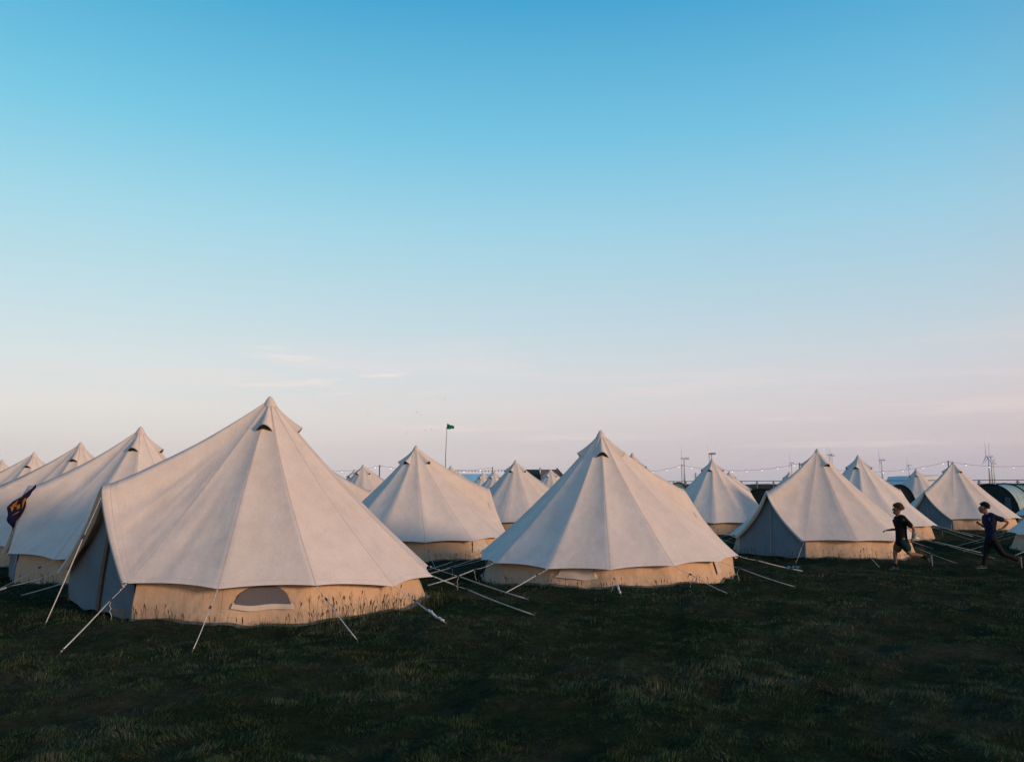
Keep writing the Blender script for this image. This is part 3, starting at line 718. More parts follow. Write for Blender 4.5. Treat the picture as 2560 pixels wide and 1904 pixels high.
# ------------------------------------------------------------------ festoon lights and their poles
M['bulb'] = simple('lit_bulb', (.9, .85, .8), .4, .02, 5, emit=(1, .80, .74, 1), estr=.95)
M['wire'] = simple('black_cable', (.02, .02, .02), .6)
def pole(label, px, py, D, r=.035):
    A = aty(px, py, D); o = MB(); o.tube([(0, 0, 0), (0, 0, float(A[2]) + .2)], [r, r * .8], 8); o.tube([(0, 0, float(A[2]) + .1), (.12, 0, float(A[2]) + .16)], .012, 5)
    o = o.build('light_pole', M['pole'], None, True); o.location = (A[0], D, -.2); tag(o, label, 'pole', 'poles holding up the festoon lights'); return A
def string(label, pts, bulbs, D):
    # pts: photo pixels the cable hangs through; bulbs: pixels of lit bulbs
    root = empty('string_lights', tuple(aty(*pts[0], D))); tag(root, label, 'string lights', 'festoon lights strung between poles'); lo = np.array(root.location)
    xs = [p[0] for p in pts]; ys = [p[1] for p in pts]; co = np.polyfit(xs, ys, 2) if len(pts) == 3 else np.polyfit(xs, ys, 1)
    P_ = [aty(x, float(np.polyval(co, x)), D) - lo for x in np.linspace(xs[0], xs[-1], 17)]
    m = MB(); m.tube(P_, .006, 4, False); m.build('cable', M['wire'], root)
    for bx in bulbs:
        p = aty(bx, float(np.polyval(co, bx)) + 2.5, D) - lo; q = MB(); q.ball(p, .032, 8, 6, (1, 1, 1.2)); bb = q.build('bulb', M['bulb'], root, True)
        q = MB(); q.tube([p + [0, 0, .045], p + [0, 0, .09]], .02, 6); q.build('socket', M['wire'], bb)
pole('thin pole of the festoon lights between the largest tent and the flag', 949, 1162, 45)
pole('short festoon pole rising from behind the tent nearest the army marquee', 1231, 1167, 62)
pole('thin festoon pole just left of the pale tower of the nearest wind turbine', 1704, 1160, 46, .018)
pole('festoon pole on the left of the tent with the dark doorway', 1998, 1156, 46)
pole('festoon pole just left of the tip of the far right tent', 2370, 1151, 46)
pole('festoon pole outside the right edge', 2660, 1150, 46)
string('festoon string reaching left from the thin pole by the largest tent', [(800, 1172), (875, 1176), (949, 1163)], [855, 900, 938], 45)
string('festoon string right of the thin pole by the largest tent', [(949, 1163), (1080, 1178), (1231, 1168)], [977, 1015, 1058, 1110, 1160, 1201], 46)
string('festoon string from behind the centre right tent to the nearest turbine', [(1560, 1178), (1630, 1178), (1704, 1162)], [1590, 1632, 1667, 1697], 46)
string('festoon string passing over the tent under the wind turbine', [(1704, 1162), (1850, 1176), (1998, 1158)], [1729, 1778, 1831, 1867, 1905, 1944, 1985], 46)
string('festoon string between the two right tents', [(1998, 1158), (2180, 1179), (2370, 1153)], [2020, 2064, 2112, 2160, 2208, 2257, 2308, 2358], 46)
string('festoon string running off the right edge over the tunnel tent', [(2370, 1153), (2510, 1166), (2660, 1152)], [2382, 2415, 2473, 2534, 2590], 46)
# bunting
def bunting():
    cols = [(.30, .10, .22), (.10, .16, .32), (.05, .05, .06), (.35, .25, .28)]; D = 64
    root = empty('bunting', tuple(aty(1130, 1174, D))); tag(root, 'row of small dark bunting flags above the pale blue marquee', 'bunting'); lo = np.array(root.location)
    m = MB(); m.tube([aty(x, 1174 + 2 * math.sin((x - 1130) / 45), D) - lo for x in np.linspace(1130, 1310, 20)], .008, 3, False); m.build('cord', M['wire'], root)
    mats = [simple('bunting_cloth', c, .9, .1, 5) for c in cols]; g = random.Random(3)
    for k, x in enumerate(np.arange(1136, 1306, 8.3)):
        y = 1174 + 2 * math.sin((x - 1130) / 45); a_ = aty(x, y, D) - lo; b_ = aty(x + 4.2, y, D) - lo; c_ = aty(x + 2 + g.uniform(-1.5, 1.5), y + 3.4, D) - lo + [0, g.uniform(-.08, .08), 0]
        t = np.array([0, .006, 0]); mk('flag', [a_, b_, c_, a_ + t, b_ + t, c_ + t], [(0, 1, 2), (5, 4, 3), (0, 3, 4, 1), (1, 4, 5, 2), (2, 5, 3, 0)], mats[k % 4], root)
bunting()

# ------------------------------------------------------------------ marquees
def hip(name, label, cat, x0, x1, ridge_y, D, depth, col, hipl=1.5, hipr=1.5, eave=1.9, wallcol=None, mat=None, rot=0):
    A = aty(x0, ridge_y, D); B = aty(x1, ridge_y, D); H = float(A[2]) + .2; Ln = B[0] - A[0]
    root = empty(name, (A[0], D, -.2), rot); tag(root, label, cat)
    m1 = mat or simple(cat + '_roof', col, .8, .12, 1.2); m2 = simple(cat + '_wall', wallcol or col, .85, .12, 1.2)
    V = [(0, 0, H), (Ln, 0, H), (-hipl, -depth / 2, eave), (Ln + hipr, -depth / 2, eave), (Ln + hipr, depth / 2, eave), (-hipl, depth / 2, eave)]
    # sag grid of the front and back slope
    def grid(a, b, c, d, nu=14, nv=6, sg=.08):
        vs = []; fs = []
        for i in range(nu + 1):
            for j in range(nv + 1):
                u, v = i / nu, j / nv; p = (np.array(a) * (1 - u) + np.array(b) * u) * (1 - v) + (np.array(d) * (1 - u) + np.array(c) * u) * v
                p[2] -= sg * 4 * v * (1 - v) + .03 * math.sin(u * 20) * v; vs.append(p)
        for i in range(nu):
            for j in range(nv): q = i * (nv + 1) + j; fs.append((q, q + nv + 1, q + nv + 2, q + 1))
        return vs, fs
    m = MB()
    for q in ((V[0], V[1], V[3], V[2]), (V[1], V[0], V[5], V[4]), (V[1], V[1], V[4], V[3]), (V[0], V[0], V[2], V[5])): m.add(*grid(*q))
    m.build('roof', m1, root, True)
    m = MB(); e = .06
    for a_, b_ in ((2, 3), (3, 4), (4, 5), (5, 2)):
        p, q = np.array(V[a_]), np.array(V[b_]); c0 = np.array([Ln / 2, 0, eave]); p = p + (c0 - p) * .02; q = q + (c0 - q) * .02; m.add([p, q, (q[0], q[1], 0), (p[0], p[1], 0)], [(0, 1, 2, 3)])
    m.build('wall', m2, root)
    for x in (0, Ln):
        m = MB(); m.tube([(x, 0, H - .05), (x, 0, H + .18)], .04, 6); m.build('pole_tip', M['pole'], root)
    return root, H, Ln
hip('marquee', 'dark green canvas marquee with a level ridge behind the small tents', 'marquee', 1290, 1349, 1173, 88, 7, (.022, .040, .036), .8, .1)
r_, H_, L_ = hip('marquee', 'tan canvas marquee with a black pole down its sloping end', 'marquee', 1352, 1392, 1173, 86, 6.5, (.20, .155, .12), .1, 2.2)
m_ = MB(); m_.tube([(L_, -.1, H_ + .12), (L_ + 1.1, -2.4, 2.2)], .06, 6); m_.build('guy_pole', M['pole'], r_)
hip('marquee', 'pale sky blue marquee roof behind the tents right of the green flag', 'marquee', 1135, 1228, 1184, 95, 6, (.32, .62, .76), .5, .5, eave=1.6)
def mansard():
    A = aty(2296, 1188, 100); H = float(A[2]) + .2; root = empty('marquee', (A[0], 100, -.2), R(12)); tag(root, 'white gabled marquee with broken roof slopes behind the small tent', 'marquee')
    prof = [(-2.35, 0), (-2.35, 2.0), (-1.9, H * .96), (-.2, H), (1.5, H * .97), (2.5, 2.05), (2.5, 0)]; m = MB(); V = []; F_ = []
    for y in (-3, 3): V += [(x, y, z_) for x, z_ in prof]
    k = len(prof)
    for i in range(k - 1): F_.append((i, i + 1, k + i + 1, k + i))
    m.add(V, F_); m.build('roof', simple('white_pvc', (.82, .83, .84), .55, .05, 1), root)
    m = MB(); m.add([(x * .995, -2.97, z_ * .99) for x, z_ in prof], [tuple(range(k))]); m.build('gable', simple('white_pvc_gable', (.78, .80, .82), .55, .06, 1), root)
    m = MB(); m.box((0, -2.99, .95), (1.3, .03, 1.9)); m.build('door', simple('gable_door', (.30, .34, .38), .6), root)
mansard()

# ------------------------------------------------------------------ modern tunnel and dome tents
def tunnel(label, px, D, w, h, axis_deg, lens, mats, face, base=-.2, name='tunnel_tent'):
    x0 = aty(px, 1213, D)[0]; root = empty(name, (x0, D, base), 0); tag(root, label, 'tunnel tent')
    ax = np.array([math.cos(R(axis_deg)), math.sin(R(axis_deg)), 0]); sd_ = np.array([-ax[1], ax[0], 0]) * -1
    def ring(s, k, n_=22):
        return [ax * s + sd_ * (w / 2) * k * math.cos(math.pi * (1 - t / n_)) + np.array([0, 0, h * k * math.sin(math.pi * t / n_) ** .8]) for t in range(n_ + 1)]
    s = 0
    for i, (ln, k0, k1) in enumerate(lens):
        V = []; F_ = []; ns_ = 6
        for j in range(ns_ + 1):
            v = j / ns_; kk = (k0 * (1 - v) + k1 * v) * (1 - .035 * 4 * v * (1 - v)); V += ring(s + ln * v, kk)
        for j in range(ns_):
            for t in range(22): q = j * 23 + t; F_.append((q, q + 1, q + 24, q + 23))
        mk('flysheet', V, F_, mats[i % len(mats)], root, True)
        m = MB(); m.tube([p * 1.0 + [0, 0, .012] for p in ring(s, k0 * 1.006)], .035, 6); m.build('pole_sleeve', M['dark'], root, True)
        s += ln
    rg_ = ring(.04, lens[0][1] * .99); c_ = ax * .04 + [0, 0, h * .3]
    mk('front_panel', rg_ + [c_ - ax * .05], [(t, t + 1, 23) for t in range(22)] + [(22, 0, 23)], face, root)
    rg_ = ring(s - .04, lens[-1][2] * .99); mk('back_panel', rg_ + [ax * s + [0, 0, h * .2]], [(t, t + 1, 23) for t in range(22)] + [(22, 0, 23)], mats[0], root)
    return root, ax, sd_
sage = simple('sage_nylon', (.17, .26, .20), .45, .12, 2); sage2 = simple('pale_sage_nylon', (.36, .46, .42), .45, .18, 3); dk = simple('dark_nylon', (.018, .028, .028), .5, .3, 3); dkg = simple('deep_green_nylon', (.03, .055, .045), .5, .2, 3)
r_, ax_, sd_ = tunnel('dark fronted sage green tunnel tent at the right edge behind the far tent', 2474, 46, 3.1, 1.95, 28, [(1.3, 1, 1.02), (1.4, 1.02, 1), (1.4, 1, .7)], [sage2, sage, sage2], dk)
q = MB(); p = ax_ * -.01 + np.array([0, 0, .95]); q.add([p + sd_ * .75 + [0, 0, -.5], p + sd_ * 1.15 + [0, 0, -.35], p + sd_ * 1.1 + [0, 0, .3], p + sd_ * .8 + [0, 0, .35]], [(0, 1, 2, 3)]); q.build('side_window', simple('pvc_window', (.09, .12, .13), .3, .2, 2), r_)
tunnel('sage arched tunnel tent top beside the foot of the nearest wind turbine', 1697, 60, 1.75, 2.1, 80, [(1.5, 1, 1), (1.4, 1, .8)], [sage, sage2], sage)
tunnel('black dome tent in the gap left of the tent with the dark doorway', 1900, 44, 2.4, 1.70, 60, [(1.3, 1, 1), (1.3, 1, .6)], [dk, dkg], dk)
tunnel('dark green dome tent behind the door of the tent by the runners', 2250, 50, 1.7, 1.92, 70, [(1.2, 1, 1), (1.2, 1, .6)], [dkg, dk], dk)
tunnel('dark green low tent under the pale blue marquee', 1188, 58, 1.8, 1.95, 20, [(1.2, 1, .9), (1.2, .9, .6)], [dkg, dk], dk)
tunnel('small bright blue tent at the foot of the thin festoon pole', 955, 50, 1.2, 1.86, 60, [(1.0, 1, .9), (1.0, .9, .6)], [simple('blue_nylon', (.02, .10, .38), .45, .15, 2)], simple('blue_face', (.02, .07, .28), .45))
tunnel('dark low dome tent left of the tent with the dark doorway', 1960, 52, 2.0, 1.72, 50, [(1.3, 1, 1), (1.3, 1, .6)], [dkg, dk], dk)

# ------------------------------------------------------------------ green flag
def flag():
    D = 40; root = empty('flag', tuple(aty(1115, 1255, D))); tag(root, 'green flag on a tall thin bending black pole above the tents', 'flag'); lo = np.array(root.location)
    m = MB(); pts = [aty(x, y, D) - lo for x, y in ((1113, 1255), (1113.5, 1170), (1114, 1140), (1115.5, 1105), (1118, 1059))]
    P_ = []
    for i in range(len(pts) - 1):
        for t in (0, .5): P_.append(pts[i] * (1 - t) + pts[i + 1] * t)
    P_.append(pts[-1]); m.tube(P_, [.022 - .0013 * i for i in range(len(P_))], 6); m.build('pole', M['pole'], root, True)
    tl, bl, tr, br = [aty(x, y, D) - lo for x, y in ((1118, 1059), (1115.5, 1073), (1136, 1065), (1135, 1071))]
    V = []; F_ = []; nu, nv = 16, 8
    for i in range(nu + 1):
        u = i / nu
        for j in range(nv + 1):
            v = j / nv; p = (tl * (1 - u) + tr * u) * (1 - v) + (bl * (1 - u) + br * u) * v; p = p + np.array([0, .05 * math.sin(u * 9 + v * 2) * u ** .5, .014 * math.sin(u * 11)]); V.append(p)
    for i in range(nu):
        for j in range(nv): q = i * (nv + 1) + j; F_.append((q, q + nv + 1, q + nv + 2, q + 1))
    mk('cloth', V, F_, simple('green_flag_cloth', (.0, .20, .115), .8, .15, 6), root, True)
flag()
# birds
for k, (px, py) in enumerate([(919, 1034), (1054, 1037), (1043, 1030), (1079, 1073), (1064, 1076), (1018, 1081), (1206, 1064), (1111, 998)]):
    D = 62 + k; p = aty(px, py, D); m = MB(); g = random.Random(k); s_ = .07; d = g.uniform(.2, .9)
    m.ball((0, 0, 0), .022, 6, 5, (1.9, 1, 1)); m.add([(-.02, 0, .005), (.03, 0, .005), (-.01, -s_, s_ * d), (0, s_, s_ * d), (.0, 0, .012)], [(0, 1, 2), (0, 3, 1), (0, 2, 4), (4, 3, 0)]); m.add([(.03, 0, 0), (.07, -.02, .0), (.07, .02, .0), (.06, 0, .01)], [(0, 1, 3), (0, 3, 2)])
    o = m.build('bird', M['dark']); o.location = tuple(p); o.rotation_euler[2] = g.uniform(0, 6); tag(o, 'tiny dark bird flying in the pale sky around the green flag', 'bird', 'birds in the sky around the flag')

# ------------------------------------------------------------------ cloth hung on the door peak of the tent on the left
def cloth():
    m, n, b = newmat('printed_towel')
    at = n.nodes.new('ShaderNodeAttribute'); at.attribute_name = 'fab'
    vo = n.nodes.new('ShaderNodeTexVoronoi'); vo.inputs['Scale'].default_value = 3.3; n.links.new(at.outputs['Vector'], vo.inputs[0])
    nz_ = noise(n, 7, 3, .6, vec=at.outputs['Vector'])
    sp = n.nodes.new('ShaderNodeSeparateXYZ'); n.links.new(at.outputs['Vector'], sp.inputs[0])
    star = math_(n, 'LESS_THAN', math_(n, 'ADD', vo.outputs['Distance'], math_(n, 'MULTIPLY', nz_, .5)), .74)
    edge = math_(n, 'LESS_THAN', math_(n, 'ABSOLUTE', math_(n, 'SUBTRACT', sp.outputs['X'], .36)), .26)
    edge = math_(n, 'MULTIPLY', edge, math_(n, 'LESS_THAN', sp.outputs['Y'], .9))
    rr_ = ramp(n, [(.35, (.004, .010, .03, 1)), (.5, (.022, .012, .03, 1)), (.65, (.004, .022, .075, 1))]); n.links.new(nz_, rr_.inputs[0])
    n.links.new(mixc(n, math_(n, 'MULTIPLY', star, edge), rr_.outputs[0], (.50, .19, .03, 1)), b.inputs['Base Color']); b.inputs['Roughness'].default_value = .95
    D = 16.75; a_, b_, c_, d_ = aty(89, 1211, D), aty(15, 1268, D - .25), aty(28, 1328, D - .3), aty(68, 1254, D - .05)
    lo = a_.copy(); V = []; A = []; F_ = []; nu, nv = 18, 18
    for i in range(nu + 1):
        for j in range(nv + 1):
            u, v = i / nu, j / nv      # u: from peak out along the top edge, v: downwards
            p = (a_ * (1 - u) + b_ * u) * (1 - v) + (d_ * (1 - u) + c_ * u) * v
            p = p + np.array([.015 * math.sin(v * 12 + u * 4), .05 * math.sin(u * 8 + v * 6), .02 * math.sin(u * 9) - (.04 if abs(u - .8) < .08 and v > .8 else 0)])
            V.append(p - lo); A.append((v, u, 0))
    for i in range(nu):
        for j in range(nv): q = i * (nv + 1) + j; F_.append((q, q + nv + 1, q + nv + 2, q + 1))
    o = mk('cloth', V, F_, m, None, True, A, loc=tuple(lo)); sm_ = o.modifiers.new('thick', 'SOLIDIFY'); sm_.thickness = .008
    tag(o, 'dark blue cloth with orange shapes hanging from the door peak of a left tent', 'towel')
cloth()
# litter
def litter(label, px, py, s_, col):
    p = atz(px, py, -.15); g = random.Random(px); V = []; F_ = []; n_ = 10
    for i in range(n_ + 1):
        for j in range(6): V.append(((i / n_ - .5) * s_ * 1.4 + g.uniform(-.01, .01), (j / 5 - .5) * s_ * .7 + g.uniform(-.02, .02), .05 + s_ * .35 * abs(math.sin(i * .9)) * (.4 + g.random() * .6)))
    for i in range(n_):
        for j in range(5): q = i * 6 + j; F_.append((q, q + 6, q + 7, q + 1))
    o = mk('plastic_bag', V, F_, simple('bag_film', col, .3, .25, 9), None, False, loc=tuple(p)); tag(o, label, 'litter')
litter('crumpled pale blue plastic bag lying on the grass right of the rope pegs', 1985, 1427, .20, (.10, .30, .42))
litter('small scrap of blue and white litter below the dark doorway', 1978, 1391, .12, (.16, .20, .42))

# ------------------------------------------------------------------ people
def skin(name, chains, mat, parent, sub=2, root_i=0):
    """chains: lists of (key, (x,y,z), r) ; a key met before joins onto that vertex. One continuous skinned surface."""
    vs = []; rs = []; es = []; idx = {}
    for ch in chains:
        prev = None
        for k, p, r in ch:
            if k in idx: i = idx[k]
            else: i = len(vs); idx[k] = i; vs.append(p); rs.append(r)
            if prev is not None and prev != i: es.append((prev, i))
            prev = i
    me = bpy.data.meshes.new(name); me.from_pydata(vs, es, []); me.update(); me.materials.append(mat)
    o = bpy.data.objects.new(name, me); C.objects.link(o); o.parent = parent
    o.modifiers.new('skin', 'SKIN').use_smooth_shade = True
    if not me.skin_vertices: me.skin_vertices.new()
    sv = me.skin_vertices[0].data
    for i, r in enumerate(rs): sv[i].radius = r if isinstance(r, tuple) else (r, r)
    sv[root_i].use_root = True
    m = o.modifiers.new('sub', 'SUBSURF'); m.levels = sub; m.render_levels = sub
    bpy.context.view_layer.update(); dg = bpy.context.evaluated_depsgraph_get(); ev = o.evaluated_get(dg)
    nm = bpy.data.meshes.new_from_object(ev); o.modifiers.clear(); o.data = nm; nm.materials.clear(); nm.materials.append(mat)
    for p_ in nm.polygons: p_.use_smooth = True
    return o
def K3(ox, oz, sc):
    return lambda zx, y, zy: ((zx - ox) / sc, y, (oz - zy) / sc)
M['skin'] = simple('skin', (.22, .12, .085), .55, .08, 15, spec=.3)
def hand(ch, key, wrist, d, palm_n, s=1.0):
    """palm, four bent fingers and a thumb growing from a wrist vertex; d = pointing way, palm_n = the way the palm faces"""
    d = Vector(d).normalized(); n_ = Vector(palm_n).normalized(); sdv = d.cross(n_).normalized(); w = Vector(wrist)
    pm = w + d * .045 * s; ch.append([(key, tuple(w), .021), (key + 'palm', tuple(pm), (.026, .017))])
    for q, (o_, l_) in enumerate(((-.024, .055), (-.008, .064), (.008, .060), (.023, .048))):
        b0 = pm + sdv * o_ * s + d * .02 * s; b1 = b0 + d * l_ * .45 * s + n_ * .008 * s; b2 = b1 + (d * .6 + n_ * .8).normalized() * l_ * .4 * s; b3 = b2 + (n_ - d * .1).normalized() * l_ * .25 * s
        ch.append([(key + 'palm', tuple(pm), (.026, .017)), (key + 'f%d' % q, tuple(b0), .009), (key + 'g%d' % q, tuple(b1), .0085), (key + 'h%d' % q, tuple(b2), .008), (key + 'i%d' % q, tuple(b3), .006)])
    t0 = w + d * .02 * s - sdv * .026 * s; t1 = t0 + (d * .7 - sdv * .7) * .028 * s; t2 = t1 + (d * .9 + n_ * .3) * .022 * s
    ch.append([(key, tuple(w), .021), (key + 't0', tuple(t0), .010), (key + 't1', tuple(t1), .009), (key + 't2', tuple(t2), .007)])
def hair(parent, c, r, mat, seed, tufts, sp_, n_=150, cut=None):
    g = random.Random(seed); m = MB(); m.ball(c, r, 14, 10, (1.08, .92, .98))
    for _ in range(n_):
        a_ = g.uniform(0, 6.283); ph = g.uniform(-.5, 1.5); d = Vector((math.cos(ph) * math.cos(a_), math.cos(ph) * math.sin(a_), math.sin(ph)))
        if cut and cut(d): continue
        p = Vector(c) + Vector((d.x * r * 1.05, d.y * r * .9, d.z * r * .95)); e = (d + Vector((g.gauss(0, sp_), g.gauss(0, sp_), g.gauss(0, sp_)))).normalized()
        q = p + e * tufts * g.uniform(.4, 1); q2 = q + Vector((g.gauss(0, 1), g.gauss(0, 1), -.6)).normalized() * tufts * .6
        m.tube([p - d * .015, p, q, q2], [r * .20, r * .19, r * .13, r * .03], 5)
    return m.build('hair', mat, parent, True)
def face(parent, c, hr, body_skin, dark):
    """eyes, brows and mouth on a head looking towards -x"""
    m = MB()
    for s_ in (-1, 1): m.ball((c[0] - hr * .84, s_ * hr * .38, c[2] + .0), hr * .075, 6, 5)
    m.build('eyes', dark, parent, True)
    m = MB(); m.tube([(c[0] - hr * .86, -hr * .28, c[2] - hr * .62), (c[0] - hr * .95, 0, c[2] - hr * .60), (c[0] - hr * .86, hr * .28, c[2] - hr * .62)], hr * .06, 5); m.build('mouth', simple('lips', (.30, .12, .10), .5), parent, True)
    m = MB()
    for s_ in (-1, 1): m.ball((c[0] + hr * .08, s_ * hr * .88, c[2] - hr * .08), hr * .24, 8, 6, (.7, .35, 1.1))
    m.build('ear', body_skin, parent, True)
def headchain(nk, hc, hr, jaw_fwd=1.0):
    x, y, z_ = hc
    return [[('neck', nk, .046), ('neck2', (nk[0] * .45 + x * .55, 0, nk[2] * .5 + (z_ - hr) * .5), .044), ('skull0', (x + .012, 0, z_ - hr * .35), hr * .88), ('skull', (x + .002, 0, z_ + hr * .12), hr * 1.06), ('skulltop', (x + .002, 0, z_ + hr * .66), hr * .78)],
            [('skull0', (x + .012, 0, z_ - hr * .35), hr * .88), ('jaw', (x - hr * .50, 0, z_ - hr * .78), hr * .52), ('chin', (x - hr * .84, 0, z_ - hr * .96), hr * .27)],
            [('skull', (x + .002, 0, z_ + hr * .12), hr * 1.06), ('nose0', (x - hr * .86, 0, z_ - hr * .08), hr * .17), ('nose', (x - hr * 1.10, 0, z_ - hr * .28), hr * .11)]]
def shoe(parent, heel, toe, up, mat, sole, name='shoe'):
    h, t = Vector(heel), Vector(toe); d = (t - h).normalized(); u = Vector(up).normalized(); s_ = d.cross(u).normalized(); u = s_.cross(d)
    Ln = (t - h).length; V = []; F_ = []; prof = [(-.02, .028, .05, .075), (.08, .035, .07, .085), (.3, .034, .075, .075), (.55, .038, .052, .055), (.8, .043, .04, .04), (.97, .034, .026, .028), (1.04, .012, .016, .016)]
    for (a_, w_, h1, h2) in prof:
        c = h + d * Ln * a_
        for an in range(10):
            th = 2 * math.pi * an / 10; V.append(tuple(c + s_ * w_ * math.cos(th) + u * (h1 * .5 + h1 * .5 * math.sin(th))))
    for i in range(len(prof) - 1):
        for k in range(10): F_.append((i * 10 + k, i * 10 + (k + 1) % 10, i * 10 + 10 + (k + 1) % 10, i * 10 + 10 + k))
    F_.append(tuple(range(10))[::-1]); F_.append(tuple(range(60, 70)))
    o = mk(name, V, F_, mat, parent, True)
    V = []; F_ = []
    for (a_, w_, h1, h2) in prof:
        c = h + d * Ln * a_
        for s2, uu in ((-1, -.012), (1, -.012), (1, .012), (-1, .012)): V.append(tuple(c + s_ * (w_ + .004) * s2 + u * uu))
    for i in range(len(prof) - 1):
        for k in range(4): F_.append((i * 4 + k, i * 4 + (k + 1) % 4, i * 4 + 4 + (k + 1) % 4, i * 4 + 4 + k))
    F_ += [(3, 2, 1, 0), (24, 25, 26, 27)]
    mk('sole', V, F_, sole, o); return o

hair_brown = simple('brown_curls', (.10, .055, .03), .8, .35, 20); hair_black = simple('black_hair', (.012, .010, .010), .6, .3, 20)
black_cotton = simple('black_cotton', (.006, .006, .008), .9, .3, 12); navy = simple('navy_cotton', (.006, .012, .040), .9, .25, 12); navy_print = simple('faded_print', (.018, .042, .12), .9, .3, 20)
trs = simple('black_trousers', (.008, .008, .010), .85, .3, 8); teal = simple('teal_shorts', (.005, .032, .030), .85, .2, 8); ochre = simple('ochre_shorts', (.12, .08, .03), .85, .25, 14)
shoe_d = simple('dark_trainer', (.02, .035, .05), .6, .3, 20); sole_g = simple('grey_sole', (.16, .19, .22), .7, .2, 10); dark_eye = simple('eye', (.02, .015, .015), .3)
PD = 19.6
def runner1():
    g0 = float(gz(8.9, PD)); p0 = atz(2248, 1418, 0); xx_ = ray(2248, 1418)[0] * PD
    root = empty('person', (xx_, PD, g0)); tag(root, 'person running left in a black t-shirt and shorts, curly brown hair, one leg kicked back', 'person')
    K = K3(397, 1095, 622)
    hip = K(455, 0, 700); hc = K(408, 0, 245); hr = .098
    ch = [[('hip', hip, (.105, .085)), ('waist', K(450, 0, 610), (.105, .080)), ('chest', K(452, 0, 470), (.100, .078)), ('upch', K(445, 0, 385), (.092, .070)), ('neck', K(424, 0, 332), .046)]]
    ch += headchain(K(424, 0, 332), hc, hr)
    # near (left) arm: hangs back and bends, far (right) arm reaches forward
    ch += [[('upch', K(445, 0, 385), .1), ('shL', K(470, -.135, 385), .052), ('uaL', K(520, -.165, 440), .042), ('elL', K(585, -.175, 520), .033), ('faL', K(575, -.175, 580), .031), ('wrL', K(557, -.17, 640), .021)]]
    hand(ch, 'wrL', K(557, -.17, 640), (-.25, .05, -1), (-1, .1, .2))
    ch += [[('upch', K(445, 0, 385), .1), ('shR', K(430, .135, 390), .052), ('uaR', K(440, .17, 460), .042), ('elR', K(430, .18, 535), .033), ('faR', K(360, .16, 535), .030), ('wrR', K(305, .15, 545), .021)]]
    hand(ch, 'wrR', K(305, .15, 545), (-1, 0, -.1), (0, -.1, -1))
    ch += [[('hip', hip, .12), ('htF', K(425, .075, 740), .070), ('thF', K(390, .075, 800), .070), ('knF', K(368, .075, 868), .050), ('clF', K(372, .075, 935), .048), ('shF', K(372, .075, 990), .034), ('anF', K(370, .075, 1040), .030), ('ftF', K(345, .075, 1075), .030), ('toF', K(310, .075, 1085), .022)]]
    ch += [[('hip', hip, .12), ('htB', K(480, -.075, 740), .070), ('thB', K(500, -.075, 800), .068), ('knB', K(522, -.075, 868), .052), ('clB', K(620, -.075, 880), .046), ('shB', K(700, -.075, 892), .032), ('anB', K(760, -.075, 905), .029), ('ftB', K(800, -.075, 950), .028), ('toB', K(818, -.075, 1000), .022)]]
    body = skin('body', ch, M['skin'], root)
    skin('t_shirt', [[('a', K(455, 0, 775), (.168, .150)), ('a1', K(455, 0, 700), (.150, .130)), ('b', K(452, 0, 610), (.132, .106)), ('c', K(455, 0, 470), (.143, .115)), ('d', K(447, 0, 385), (.130, .108)), ('e', K(428, 0, 318), .072)],
                     [('d', K(447, 0, 385), .12), ('sl', K(475, -.13, 385), .066), ('el', K(568, -.172, 498), .066)],
                     [('d', K(447, 0, 385), .12), ('sr', K(430, .13, 390), .066), ('er', K(440, .170, 510), .066)]], black_cotton, root)
    skin('shorts', [[('h', K(462, 0, 650), (.128, .108)), ('h2', K(450, .03, 712), (.142, .118)), ('f', K(418, .072, 760), .106), ('f2', K(384, .075, 860), .100)]], ochre, root)
    skin('shorts', [[('h', K(462, 0, 650), (.130, .107)), ('h2', K(465, -.03, 712), (.144, .122)), ('b', K(492, -.07, 760), .104), ('b2', K(528, -.075, 845), .094)]], teal, root)
    for o_, l in ((-1, 'F'), (1, 'B')): pass
    skin('sock', [[('a', K(372, .075, 1000), .046), ('b', K(366, .075, 1085), .044)]], black_cotton, root, 1)
    skin('sock', [[('a', K(700, -.075, 893), .048), ('b', K(800, -.075, 930), .046)]], black_cotton, root, 1)
    shoe(root, K(398, .075, 1098), K(285, .075, 1098), (0, 0, 1), shoe_d, sole_g)
    shoe(root, K(835, -.075, 885), K(838, -.075, 1035), (-1, 0, .15), shoe_d, sole_g)
    hair(root, (hc[0] + .036, 0, hc[2] + .036), hr * .90, hair_brown, 3, .045, .5, 240, cut=lambda d: d.x < -.35 and d.z < .5)
    face(root, hc, hr, M['skin'], dark_eye)
